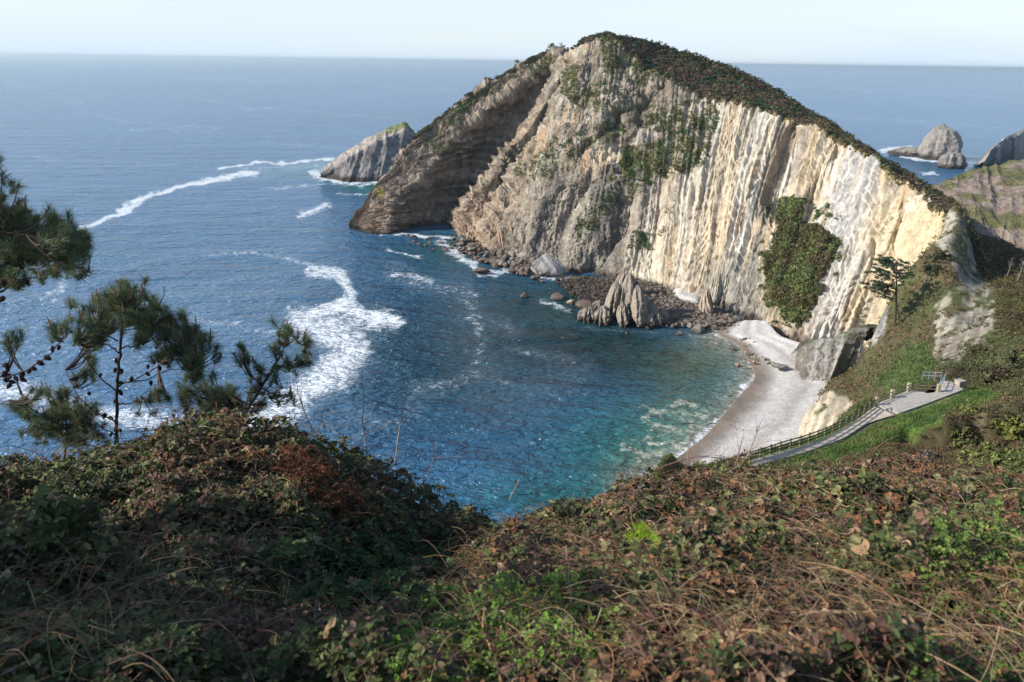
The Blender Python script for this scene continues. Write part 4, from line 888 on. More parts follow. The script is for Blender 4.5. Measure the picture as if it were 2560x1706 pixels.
# ------------------------------------------------------------------ fences, pillars, railing on the path
def fence():
    a0 = [(2011, 934), (1975, 958), (1930, 985), (1888, 1004), (1845, 1020), (1800, 1033), (1748, 1050), (1700, 1066), (1640, 1086)]
    pts = A([onroad(*q) for q in a0]); sd = np.linspace(0, len(pts) - 1, 300); L = np.stack([np.interp(sd, np.arange(len(pts)), pts[:, i]) for i in range(3)], 1); L = blur1(L, 25, 0)
    seg = np.concatenate([[0], np.cumsum(np.linalg.norm(np.diff(L, axis=0), axis=1))]); n = int(seg[-1] / 2.0); d = np.linspace(0, seg[-1], n + 1)
    Q = np.stack([np.interp(d, seg, L[:, i]) for i in range(3)], 1); Q[:, 2] = np.maximum(Q[:, 2] - .12, gz(Q[:, 0], Q[:, 1]) - .03)
    root = thing("timber_fence", tuple(Q[0]), "long dark weathered timber post and rail fence on the sea side of the path", "fence"); o0 = Q[0]
    pv, pf = box((0, 0, .60), (.16, .16, 1.3)); post = bevel(mesh("post", pv, pf), .015)
    for i, q in enumerate(Q):
        o = obj("post", post, MPALEW, root, tuple(q - o0)); o.rotation_euler = (rng.normal() * .02, rng.normal() * .02, .6)
    off = A([.0, 0, 0])
    for i in range(len(Q) - 1):
        for h in (.36, .74, 1.12):
            v, f = beam(Q[i] - o0 + [0, 0, h], Q[i + 1] - o0 + [0, 0, h + rng.normal() * .012], .08, .11); v = v + A([.06, -.06, 0]); obj("rail", bevel(mesh("rail", v, f), .008), MWOOD, root)
fence()

def stonefence():
    g = [(2013, 931), (2049, 914), (2087, 898), (2155, 901)]
    P = A([onz(a, b, 47.3) for a, b in g]); root = thing("stone_pillar_fence", tuple(P[0]), "tan stone pillars joined by round timber rails around the platform", "fence"); o0 = P[0]
    for i, p in enumerate(P):
        w = .42 if i != 0 else .36; v, f = box((0, 0, .5), (w, w, 1.06)); pl = obj("pillar", bevel(mesh("pillar", v, f), .03), MSTONE, root, tuple(p - o0))
        v, f = box((0, 0, 1.08), (w + .07, w + .07, .10)); obj("cap", bevel(mesh("cap", v, f), .03), MSTONE, pl)
        for j in range(4):
            v, f = box((0, 0, .12 + .24 * j), (w + .03, w + .03, .20)); obj("stone", bevel(mesh("stone", v, f), .03), MSTONE, pl)
    for i in range(3):
        for h in (.38, .86):
            v, f = beam(P[i] - o0 + [0, 0, h], P[i + 1] - o0 + [0, 0, h], .12, .12); obj("rail", bevel(mesh("rail", v, f), .035), MPALEW, root)
    # steel hand rails at the head of the steps
    A0 = onz(2157, 899, 47.3); B0 = onz(2170, 876, 47.2); C0 = onz(2146, 874, 46.6)
    for q, r_, lab in ((A0, B0, "blue-grey steel handrail on the right side of the steps behind the last pillar"), (C0 + [-1.2, 1, -.3], C0 + [1.0, 0, 0], "short blue-grey steel railing behind the platform left of the steps")):
        rt = thing("handrail", tuple(q), lab, "handrail")
        for k in range(4):
            p = q + (r_ - q) * k / 3; v, f = beam(p - q + [0, 0, -.1], p - q + [0, 0, 1.25], .07, .07); obj("baluster", mesh("baluster", v, f), MMETAL, rt)
        for h in (.65, 1.2):
            v, f = beam([0, 0, h], r_ - q + [0, 0, h], .07, .07); obj("top_rail" if h > 1 else "mid_rail", mesh("hand_rail", v, f), MMETAL, rt)
    p = onz(2204, 887, 47.0); v, f = box((0, 0, .38), (1.15, .95, .8)); me = bevel(mesh("stone_block", v, f), .06)
    rt = thing("stone_block", tuple(p), "squat tan stone block with flat cap at the far right corner of the platform", "stone block"); o = obj("block", me, MSTONE, rt); o.rotation_euler = (0, 0, .35)
    v, f = box((0, 0, .83), (1.3, 1.1, .12)); o = obj("cap", bevel(mesh("cap", v, f), .03), flat("cap_stone", (.40, .37, .33), .9, .2, 5), rt); o.rotation_euler = (0, 0, .35)
stonefence()

# ------------------------------------------------------------------ the walker on the path
def skin(name, verts, edges, radii, mat, parent, sub=2, root=0):
    me = bpy.data.meshes.new(name); me.from_pydata([tuple(v) for v in verts], edges, []); o = obj(name, me, mat, parent)
    m = o.modifiers.new("s", 'SKIN'); me.skin_vertices[0].data[root].use_root = True
    for i, r in enumerate(radii): me.skin_vertices[0].data[i].radius = (r, r) if np.isscalar(r) else r
    s = o.modifiers.new("u", 'SUBSURF'); s.levels = sub; s.render_levels = sub
    dg = bpy.context.evaluated_depsgraph_get(); e = o.evaluated_get(dg); nm = bpy.data.meshes.new_from_object(e); o.modifiers.clear(); o.data = nm; nm.name = name
    nm.materials.clear(); nm.materials.append(mat)
    for p in nm.polygons: p.use_smooth = True
    return o
def person():
    p = onroad(1706, 1072); p[2] += .05; rt = thing("person", tuple(p), "person in a dark jacket and pale trousers walking on the path by the fence", "person"); rt.rotation_euler = (0, 0, -.9); rt.scale = (1.04,) * 3
    V = [(0, 0, .95), (0, 0, 1.15), (0, 0, 1.40), (0, -.01, 1.52), (0, -.02, 1.60), (0, -.02, 1.72), (.09, 0, .90), (.10, -.12, .50), (.10, -.10, .09), (.10, -.24, .04), (-.09, 0, .90), (-.10, .10, .50), (-.10, .26, .12), (-.10, .15, .04),
         (.19, 0, 1.40), (.25, .08, 1.13), (.24, -.05, .90), (.24, -.10, .82), (-.19, 0, 1.40), (-.25, -.08, 1.13), (-.24, -.20, .93), (-.24, -.26, .87)]
    E = [(0, 1), (1, 2), (2, 3), (3, 4), (4, 5), (0, 6), (6, 7), (7, 8), (8, 9), (0, 10), (10, 11), (11, 12), (12, 13), (2, 14), (14, 15), (15, 16), (16, 17), (2, 18), (18, 19), (19, 20), (20, 21)]
    R = [.13, .12, .13, .055, .085, .095, .09, .06, .042, .04, .09, .06, .042, .04, .06, .045, .03, .032, .06, .045, .03, .032]
    skinm = flat("skin", (.42, .25, .18), .6, .1, 5); b = skin("body", V, E, R, skinm, rt)
    jm = flat("navy_jacket", (.018, .02, .035), .85, .3, 20); tm = flat("pale_trousers", (.42, .44, .50), .85, .15, 20)
    idx = [0, 1, 2, 14, 15, 16, 18, 19, 20]; mp = {j: i for i, j in enumerate(idx)}
    skin("jacket", [V[j] for j in idx], [(mp[a], mp[c]) for a, c in E if a in mp and c in mp], [.165, .16, .16, .085, .068, .055, .085, .068, .055], jm, rt)
    idx = [0, 6, 7, 8, 10, 11, 12]; mp = {j: i for i, j in enumerate(idx)}
    skin("trousers", [V[j] for j in idx], [(mp[a], mp[c]) for a, c in E if a in mp and c in mp], [.145, .115, .085, .07, .115, .085, .07], tm, rt)
    v, f = rockvf(3, 3, 0, .05, (.105, .115, .10)); obj("hair", mesh("hair", v + A([0, .025, 1.70]), f), flat("brown_hair", (.06, .035, .02), .8, .3, 40), rt)
person()

# ------------------------------------------------------------------ plants: clouds of small leaf faces
def quads(P, size, C, r, up=0.0, elong=1.6, N=None):
    """one bent-free leaf quad at every point"""
    n = len(P); a = r.normal(size=(n, 3)); a /= np.linalg.norm(a, axis=1, keepdims=True)
    b = r.normal(size=(n, 3)); 
    if N is not None: b = b * (1 - up) + 0; a = a * (1 - up) + N * up * 2; a /= np.linalg.norm(a, axis=1, keepdims=True)
    b = np.cross(a, b); b /= np.linalg.norm(b, axis=1, keepdims=True) + 1e-9; c = np.cross(a, b); s = A(size).reshape(-1, 1) * .5
    V = np.stack([P - b * s * elong, P - c * s, P + b * s * elong, P + c * s], 1)
    return V.reshape(-1, 3), np.arange(4 * n).reshape(n, 4), np.repeat(C, 4, 0)

def bushes(cent, rad, nq, size, col, r, squash=.8, var=.24, up=.4):
    col = A(col) * A([1.45, 1.35, 1.35])
    n = len(cent); d = r.normal(size=(n, nq, 3)); d /= np.linalg.norm(d, axis=2, keepdims=True); d[..., 2] = np.abs(d[..., 2]) * squash
    lump = 1 + .35 * vn(d * 2 + cent[:, None] * .7, 5)
    P = cent[:, None] + d * (rad[:, None] * r.uniform(.55, 1.05, (n, nq)) * lump)[..., None]
    C = col[:, None] * (1 + var * r.normal(size=(n, nq, 1))).clip(.35, 2.2); C = C * (1 + .25 * r.normal(size=(n, 1, 1))).clip(.5, 1.7)
    N = d.reshape(-1, 3)
    s = (A(size) if np.ndim(size) else np.full(n, size))[:, None] * r.uniform(.6, 1.3, (n, nq))
    return quads(P.reshape(-1, 3), s.ravel(), C.reshape(-1, 3), r, up, 1.4, N)

def pick(w, n, r):
    w = w.ravel().astype(float); c = np.cumsum(w); return np.minimum(np.searchsorted(c, r.random(n) * c[-1]), len(w) - 1)

def cliffplants():
    r = np.random.default_rng(31); G, nrm, vm, top, dx, dy, ivy, T, z = VEG['cliff']; Gf, Nf = G.reshape(-1, 3), nrm.reshape(-1, 3)
    # scrub on the crown
    i = pick(top, 9000, r); P = Gf[i]; R = r.uniform(.5, 1.5, len(P)) * (1 + .5 * (vn(P / 9, 7) > .2)); kind = fbm(P / 11, 3, 17) + .25 * r.normal(size=len(P))
    c = np.where((kind < -.05)[:, None], A([.088, .062, .047]), np.where((kind < .2)[:, None], A([.062, .066, .036]), A([.10, .086, .045])))
    c = np.where((fbm(P / 6, 3, 18) > .22)[:, None], A([.034, .062, .034]), c)
    V, Fq, C = bushes(P + [0, 0, .2], R, 15, .62, c, r)
    obj("crown_scrub", mesh("crown_scrub", V, Fq, C), MSCRUB, kind="stuff", label="dark heath and gorse covering the crown of the headland")
    # skyline bushes
    wz = ((T > 2.75) & (T < 3.03)).astype(float) * (dx > 1380) + 1.0 * ((T > 2.0) & (T < 2.9) & (dx < 1345) & (dx > 900)); i = pick(wz, 1500, r); P = Gf[i]; R = r.uniform(.6, 1.7, len(P))
    V, Fq, C = bushes(P + [0, 0, .5], R, 22, .6, np.tile([.05, .055, .026], (len(P), 1)), r, 1.1)
    obj("ridge_scrub", mesh("ridge_scrub", V, Fq, C), MSCRUB, kind="stuff", label="ragged bushes along the skyline of the headland")
    wz = np.exp(-((T - 2.04) / .035) ** 2) * (dx > 1380); i = pick(wz, 1300, r); P = Gf[i]
    V, Fq, C = bushes(P, r.uniform(.4, 1.0, len(P)), 14, .45, lerpc([.12, .10, .045], [.16, .15, .06], r.random(len(P))), r)
    obj("cliff_edge_grass", mesh("cliff_edge_grass", V, Fq, C), MSCRUB, kind="stuff", label="tufts of dry grass along the lip of the pale cliff")
    wz = vm * (~ivy); i = pick(wz ** 1.5, 5200, r); P = Gf[i] + Nf[i] * .2; c = lerpc([.075, .09, .035], [.13, .13, .05], r.random(len(P)))
    c = np.where((fbm(P / 7, 3, 19) > .05)[:, None], A([.06, .10, .032]), c)
    V, Fq, C = bushes(P, r.uniform(.3, 1.0, len(P)), 12, .42, c, r)
    obj("cliff_plants", mesh("cliff_plants", V, Fq, C), MSCRUB, kind="stuff", label="green tufts and shrubs growing on ledges of the headland face")
    dxm, dym = dx.ravel(), dy.ravel(); i = pick(ivy.astype(float), 3800, r); P = Gf[i] + Nf[i] * r.uniform(.2, 1.6, (len(i), 1)); k = fbm(P / 8, 3, 23) + .2 * r.normal(size=len(P))
    c = np.where((k < -.05)[:, None], A([.088, .078, .038]), np.where((k < .2)[:, None], A([.07, .092, .036]), A([.11, .14, .05])))
    V, Fq, C = bushes(P, r.uniform(.6, 1.5, len(P)), 18, .5, c, r, .9)
    obj("hanging_thicket", mesh("hanging_thicket", V, Fq, C), MSCRUB, kind="stuff", label="large green and brown thicket hanging on the pale cliff above the beach")
cliffplants()

def hillplants():
    r = np.random.default_rng(37); P0, dx, dy, jx, jy, grass, rk, sc, f, g = VEG['hill']; Pf = P0.reshape(-1, 3); Yh = P0[..., 1]
    far = (Yh > 32) & (dx > 1550) & (dx < 2700) & (P0[..., 2] > 1.5); road = np.maximum(np.clip(blur1(blur1(_onroad.astype(float), 5, 0), 5, 1) * 3, 0, 1), 1.0 * (_bd < 1.3)); wide = (_bd < 4.2) | (blur1(blur1(_onp, 9, 0), 15, 1) > .02)
    w = far * (1 - road) * (1 - .93 * (rk & (f < .25))) * (1 - .95 * (sc & (g < .3))) * (~grass) * (~wide)
    i = pick(w, 30000, r); P = Pf[i]; Y = P[:, 1]; dd = (Y / 150).clip(.35, 1.6); k = fbm(P / 9, 3, 51) + .3 * fbm(P / 2.5, 3, 52); R = (.35 + .75 * r.random(len(P))) * dd * (1 + .6 * (k > .2))
    px, py = proj(P); right = sstep(2150, 2260, px) * (py < 780)
    c = lerpc([.115, .085, .05], [.075, .088, .038], sstep(-.3, .3, k)); c = lerpc(c, [.17, .14, .08], .6 * (r.random(len(P)) < .10)); c = lerpc(c, [.055, .048, .026], right * .7); c = lerpc(c, [.11, .105, .03], right * .6 * (r.random(len(P)) < .3))
    c = lerpc(c, [.055, .10, .03], .8 * inpoly(px, py, [(2000, 890), (2110, 780), (2150, 830), (2140, 880), (2050, 905)]))
    inh = np.hypot((P[:, 0] - _hc[0]) / 12, (P[:, 1] - _hc[1]) / 8) < 1; c = lerpc(c, [.03, .026, .018], .7 * inh)  # scrub inside the hollow coloured darker to stand in for its shadow
    low = inpoly(px, py, [(1950, 1045), (2080, 985), (2150, 985), (2220, 950), (2400, 920), (2400, 1120), (1900, 1120)]); c = lerpc(c, lerpc([.11, .06, .038], [.06, .075, .03], r.random(len(P))), .75 * low)
    c = lerpc(c, [.15, .15, .05], .7 * ((px > 2230) & (py > 960) & (k > .1)))
    V, Fq, C = bushes(P, R, 18, .22 * dd, c, r)
    obj("hillside_scrub", mesh("hillside_scrub", V, Fq, C), MSCRUB, kind="stuff", label="low mixed scrub and dead bracken over the hillside slopes")
    w = (grass | wide) * (Yh > 32) * (Yh < 125) * (1 - np.clip(road * 1.2, 0, 1)); i = pick(w, 42000, r); P = Pf[i] + r.normal(size=(42000, 3)) * [.3, .3, .02]; P[:, 2] = gz(P[:, 0], P[:, 1])
    hgt = r.uniform(.08, .24, len(P)) * (1 + (fbm(P / 2, 3, 4) > .1)); a = r.uniform(0, 6.28, len(P)); s = np.stack([np.cos(a), np.sin(a), 0 * a], 1) * .055; ln = r.normal(size=(len(P), 3)) * .08
    V = np.stack([P - s, P + s, P + ln + np.stack([0 * hgt, 0 * hgt, hgt], 1)], 1); kk = fbm(P / 3, 3, 8); c = lerpc([.085, .135, .035], [.15, .19, .06], r.random(len(P))); c = lerpc(c, [.06, .11, .035], .7 * (kk > .1)); c = lerpc(c, [.17, .15, .07], .6 * (kk < -.22))
    obj("grass_verge", mesh("grass_verge", V.reshape(-1, 3), np.arange(3 * len(P)).reshape(-1, 3), np.repeat(c, 3, 0)), MSCRUB, kind="stuff", label="bright green grass bordering the path and platform")
    # larger single bushes one can point to
    spots = [(1785, 1092, 46, (.085, .085, .028), "dark gorse bush at the brow where the path disappears"), (1822, 1086, 54, (.095, .10, .03), "rounded yellow-green gorse bush right of the path's lower end"), (1760, 1100, 30, (.10, .095, .04), "small olive bush leaning over the path edge"),
             (2205, 1010, 60, (.13, .13, .045), "olive bush below the hollow on the right slope"), (2265, 1045, 80, (.14, .15, .045), "broad yellow-green bush lowest on the right slope"), (2315, 985, 70, (.15, .16, .04), "bright yellow-green bush high on the right slope"), (2340, 1060, 70, (.10, .12, .035), "green bush cut by the right edge of the view"),
             (2120, 1050, 50, (.16, .13, .10), "grey-brown dry bush above the bramble brow"), (2335, 830, 60, (.08, .09, .035), "dark round bush by the upper right edge"), (2240, 800, 36, (.10, .10, .04), "shrub on the crest behind the stone block"), (1900, 786, 30, (.07, .09, .03), "tiny bush on the slope above the grey rock foot"),
             (1905, 868, 26, (.075, .095, .03), "bush at the cliff edge above the far end of the beach"), (2140, 620, 40, (.06, .065, .03), "dark bush at the top of the spur against the yellow cliff"), (2160, 590, 34, (.065, .07, .03), "narrow bush on the tip of the spur"),
             (2230, 940, 44, (.16, .17, .05), "pale green shrub beside the platform bank"), (2290, 860, 60, (.09, .075, .04), "brown-green bush behind the platform's right corner")]
    for x, y, wpx, c, lab in spots:
        p = hit(x, y + wpx * .3, 30); R = np.linalg.norm(p - CAM) * wpx * K / F / 2; n = 60; d = r.normal(size=(n, 3)) * .42 * R; d[:, 2] = np.abs(d[:, 2]) * .9
        q = R / 2.2; V, Fq, C = bushes(d, np.full(n, R * .32), 26, .16 * R, np.tile(c, (n, 1)), r)
        C = C * A([.72, .78, .9]); b = thing("gorse_bush", tuple(p), lab, "bush"); obj("foliage", mesh("foliage", V, Fq, C), MSCRUB, b)
        tw = []
        v, f = beam([0, 0, -.4], [0.1 * R, 0, R * .6], .1 * R, .1 * R); obj("stem", mesh("stem", v, f), MBARK, b)
    # bare leaning trees in the dark hollow
    for x, y, h in ((2312, 640, 42), (2336, 650, 55)):
        p = hit(x, y, 120); R = np.linalg.norm(p - CAM) * h * K / F; tube_tree(p, R, "slender bare pale-barked tree in the shaded hollow, " + ("left one" if x < 2320 else "right one"), r)

def tubes(P, rad, C, ns=3):
    """many polylines at once: P (n,k,3), rad (n,k), C (n,3)"""
    n, k, _ = P.shape; d = np.gradient(P, axis=1); d /= np.linalg.norm(d, axis=2, keepdims=True) + 1e-9; ref = np.where(np.abs(d[..., 2:3]) > .9, A([1.0, 0, 0]), A([0, 0, 1.0])); u = np.cross(d, ref); u /= np.linalg.norm(u, axis=2, keepdims=True) + 1e-9; v = np.cross(d, u)
    a = np.arange(ns) * 2 * math.pi / ns; V = P[:, :, None] + (u[:, :, None] * np.cos(a)[None, None, :, None] + v[:, :, None] * np.sin(a)[None, None, :, None]) * rad[:, :, None, None]
    i, j, s = np.meshgrid(np.arange(n), np.arange(k - 1), np.arange(ns), indexing='ij'); b = (i * k + j) * ns; s2 = (s + 1) % ns
    Fq = np.stack([b + s, b + s2, b + ns + s2, b + ns + s], -1).reshape(-1, 4)
    return V.reshape(-1, 3), Fq, np.repeat(C, k * ns, 0)

def tube_tree(p, H, lab, r):
    t = thing("bare_tree", tuple(p), lab, "tree"); k = np.linspace(0, 1, 6)
    tr = np.stack([.08 * H * np.sin(k * 2), 0 * k, k * H], 1)[None]; V, Fq, C = tubes(tr, (H * .028 * (1 - .8 * k))[None], A([[.2, .18, .16]]), 5); obj("trunk", mesh("trunk", V, Fq, C), MSTEM, t)
    B = []
    for i in range(22):
        s = r.uniform(.35, .95); b = A([.08 * H * math.sin(s * 2), 0, s * H]); d = r.normal(size=3) * .5 + [0, 0, .8]; L = H * .35 * (1.15 - s); B.append(np.stack([b + d * L * q + [0, 0, .1 * L * q * q] for q in np.linspace(0, 1, 5)]))
    V, Fq, C = tubes(A(B), np.tile(H * .009 * np.linspace(1, .3, 5), (22, 1)), np.tile([.2, .17, .15], (22, 1)), 3); obj("branches", mesh("branches", V, Fq, C), MSTEM, t, kind="stuff")
hillplants()

# ------------------------------------------------------------------ pines
def needles(tip, dr, length, count, nl, r, wd=.0032):
    """needle spray along a shoot: tips (m,3), directions (m,3)"""
    m = len(tip); t = r.random((m, count)); base = tip[:, None] - dr[:, None] * (t * length[:, None])[..., None]
    a = r.normal(size=(m, count, 3)); a -= (a * dr[:, None]).sum(2, keepdims=True) * dr[:, None]; a /= np.linalg.norm(a, axis=2, keepdims=True) + 1e-9
    sp = r.uniform(.45, 1.15, (m, count, 1)); d = dr[:, None] * np.cos(sp) + a * np.sin(sp); L = nl * r.uniform(.7, 1.1, (m, count, 1)); tipn = base + d * L + [0, 0, -.012]
    s = np.cross(d, r.normal(size=d.shape)); s /= np.linalg.norm(s, axis=2, keepdims=True) + 1e-9; V = np.stack([base - s * wd, base + s * wd, tipn], 2)
    return V.reshape(-1, 3)

CONE = None
def conemesh():
    V, Fq = ico(3); h = (V[:, 2] + 1) / 2; rr = .5 * np.sin(np.clip(h, 0, 1) ** .7 * math.pi) ** .7 + .05; ang = np.arctan2(V[:, 1], V[:, 0]); rr = rr * (1 + .16 * np.sin(ang * 6 + h * 22))
    W = np.stack([np.cos(ang) * rr, np.sin(ang) * rr, (h - .5) * 1.9], 1); return mesh("cone", W * .05, Fq)
BUDM = None
def pine(label, Y, trunk, branches, tufts, cones, r, trw=9, dens=1.0, nl=.17, group="maritime pines at the brow of the hill"):
    """trunk, branches: polylines on the photograph (x, y); tufts: x, y, radius"""
    global CONE, BUDM
    if CONE is None:
        CONE = conemesh(); V, Fq, C = tubes(A([[[0, 0, 0], [0, 0, .06], [0, 0, .12], [0, 0, .15]]]), A([[.008, .009, .008, .002]]), A([[1, 1, 1]]), 6); BUDM = mesh("candle", V, Fq)
    px = K / F * math.hypot(Y, 4.5)
    w3 = lambda l, dz=0: A([aty(q[0], q[1], Y + (q[2] if len(q) > 2 else 0)) for q in l])
    T = w3(trunk); root = thing("pine_tree", tuple(T[0]), label, "pine tree", group); o0 = T[0]
    def tube(name, P, r0, r1, parent, seg=5):
        n = len(P); s = np.linspace(0, n - 1, n * seg); Q = np.stack([np.interp(s, np.arange(n), P[:, i]) for i in range(3)], 1); Q = blur1(Q, 5, 0); Q += .006 * r.normal(size=Q.shape)
        V, Fq, C = tubes(Q[None], np.linspace(r0, r1, len(Q))[None], A([[1, 1, 1]]), 8); return obj(name, mesh(name, V, Fq, None, True), MBARK, parent)
    tube("trunk", T - o0, trw * px / 2, trw * px * .3, root)
    sk = [T[0], *T]
    allp = [T]
    for i, b in enumerate(branches):
        # the branch swings nearer or farther as it leaves the trunk
        z = r.uniform(-.7, .7); B = A([aty(q[0], q[1], Y + z * k / max(1, len(b) - 1)) for k, q in enumerate(b)]); tube("branch", B - o0, trw * px * .20, trw * px * .07, root); allp.append(B)
    nodes = np.concatenate([np.stack([np.interp(np.linspace(0, len(P) - 1, 30), np.arange(len(P)), P[:, i]) for i in range(3)], 1) for P in allp])
    tips, dirs, lens, twP = [], [], [], []
    for q in tufts:
        x, y, rad = q[:3]; c = aty(x, y, Y + r.uniform(-.6, .6)); R = rad * px; m = max(3, int(dens * 2.1 * (rad / 11) ** 1.5) + 1)
        nb = nodes[np.argmin(np.linalg.norm(nodes - c, axis=1))]
        for k in range(m):
            e = c + r.normal(size=3) * R * .66; d = (e - nb); d = d / (np.linalg.norm(d) + 1e-6) * .8 + [0, 0, .75] + r.normal(size=3) * .3; d /= np.linalg.norm(d)
            tips.append(e); dirs.append(d); lens.append(r.uniform(.10, .2)); s = np.linspace(0, 1, 5)[:, None]; twP.append(nb * (1 - s) + (e - d * .0) * s + A([0, 0, -.08]) * np.sin(s * math.pi))
    tips, dirs, lens = A(tips), A(dirs), A(lens)
    V = needles(tips, dirs, lens, 125, nl, r, .0027); n = len(V) // 3; c = lerpc([.07, .10, .055], [.20, .25, .12], r.random(n) ** 1.2); c = np.where((r.random(n) < .05)[:, None], A([.18, .14, .07]), c)
    obj("needles", mesh("needles", V - o0, np.arange(3 * n).reshape(-1, 3), np.repeat(c, 3, 0)), MNEED, root, kind="stuff")
    V, Fq, C = tubes(A(twP) - o0, np.tile(np.linspace(.011, .006, 5), (len(twP), 1)), np.tile([.10, .07, .05], (len(twP), 1)), 4); obj("twigs", mesh("twigs", V, Fq, C), MSTEM, root, kind="stuff")
    for t, d in zip(tips, dirs):
        if r.random() < .20:
            o = obj("candle", BUDM, MBUD, root, tuple(t - o0 - d * .02)); dd = Vector(d * .35 + A([0, 0, 1])); o.rotation_euler = dd.to_track_quat('Z', 'Y').to_euler(); o.scale = (1, 1, r.uniform(.6, 1.3))
    for x, y in cones:
        c = aty(x, y, Y); nb = nodes[np.argmin(np.linalg.norm(nodes - c, axis=1))]; c = nb * .45 + c * .55 if np.linalg.norm(nb - c) < .4 else c
        o = obj("cone", CONE, MCONE, root, tuple(c - o0)); o.rotation_euler = (r.uniform(1.8, 3.6), r.uniform(-.5, .5), r.uniform(0, 6)); o.scale = (r.uniform(.8, 1.15),) * 3
    return root
pr = np.random.default_rng(77)
pine("young pine with a straight dark trunk and pale crown against the sea", 11.0, [(268, 1100), (268, 1010), (268, 930), (271, 860), (276, 800), (282, 745), (284, 700)],
     [[(270, 888), (310, 872), (350, 852), (400, 815), (445, 785), (468, 765)], [(272, 785), (235, 762), (212, 720), (204, 690)], [(270, 900), (232, 872), (212, 845), (190, 815), (172, 780)], [(266, 968), (215, 948), (175, 905), (150, 850)],
      [(282, 745), (320, 742), (356, 720), (374, 690), (380, 655)], [(284, 700), (300, 675), (316, 655)], [(284, 705), (278, 680), (276, 655)], [(270, 880), (330, 876), (385, 850), (420, 850)], [(268, 1002), (215, 970), (160, 930)], [(270, 930), (310, 925), (350, 885)], [(276, 800), (320, 792), (350, 800)], [(275, 812), (245, 790), (228, 800)]],
     [(283, 672, 30), (300, 690, 34), (262, 690, 30), (288, 720, 38), (318, 700, 30), (325, 730, 28), (240, 705, 26), (205, 700, 26), (212, 740, 30), (250, 735, 24), (350, 690, 18), (375, 740, 26), (398, 770, 30), (380, 800, 34), (420, 800, 30), (448, 775, 34), (470, 800, 30), (440, 835, 26), (455, 860, 18), (205, 790, 26), (225, 770, 18), (325, 780, 22), (350, 745, 22), (200, 860, 20), (215, 835, 16), (340, 920, 20), (365, 700, 16), (400, 740, 20), (180, 770, 12), (375, 905, 14)],
     [(262, 830), (285, 855), (258, 850), (275, 880), (262, 920), (283, 905), (300, 870), (340, 862), (372, 850), (255, 960), (262, 985), (240, 955), (335, 835), (405, 812), (228, 855), (246, 1000), (282, 990), (350, 890)], pr, 9, 1.35)
pine("leaning sparse pine furthest right of the pine group", 11.6, [(520, 1030), (548, 975), (575, 930), (602, 890), (625, 850), (645, 815), (660, 780)],
     [[(602, 892), (575, 860), (558, 830), (548, 800)], [(560, 955), (520, 930), (480, 915), (440, 910)], [(625, 850), (655, 835), (690, 825)], [(645, 815), (640, 780), (648, 745)], [(650, 800), (680, 780), (700, 765)], [(590, 905), (625, 905), (655, 890)], [(600, 893), (580, 905), (560, 900)]],
     [(650, 748, 20), (655, 775, 22), (640, 790, 16), (695, 785, 20), (705, 800, 18), (690, 830, 22), (700, 850, 16), (668, 830, 16), (555, 800, 16), (565, 825, 18), (545, 820, 12), (598, 860, 20), (610, 880, 18), (590, 835, 14), (640, 850, 16), (625, 800, 12), (645, 905, 18), (668, 900, 14), (580, 900, 18)],
     [(635, 850), (628, 856), (615, 862), (640, 845), (600, 880)], pr, 8, .8, .15)
pine("low dark pine behind the left mound between the trunk pine and the leaning pine", 11.8, [(430, 1030), (445, 985), (470, 950), (500, 925)], [[(470, 950), (515, 935), (555, 930)], [(460, 960), (430, 930), (410, 905)], [(500, 925), (530, 905)]],
     [(450, 905, 26), (480, 915, 28), (510, 920, 28), (540, 915, 26), (565, 935, 22), (430, 925, 20), (500, 945, 22), (470, 880, 16), (535, 945, 18), (600, 925, 14), (415, 890, 14), (445, 860, 16), (470, 935, 22), (520, 900, 20)], [(420, 950), (490, 950), (455, 965)], pr, 7, 1.0)
pine("low bushy pine at the far lower left below the hanging cones", 10.6, [(148, 1075), (150, 1020), (152, 960)], [[(150, 1000), (110, 970), (80, 955)], [(150, 990), (190, 965), (215, 955)]],
     [(130, 930, 30), (160, 915, 26), (100, 960, 30), (180, 950, 28), (150, 970, 34), (120, 990, 30), (190, 990, 24), (80, 985, 22), (215, 970, 18), (30, 930, 14), (160, 1000, 26), (200, 930, 18), (60, 960, 14), (220, 1000, 16)], [(95, 905), (108, 912), (100, 900), (205, 905)], pr, 7, 1.1)
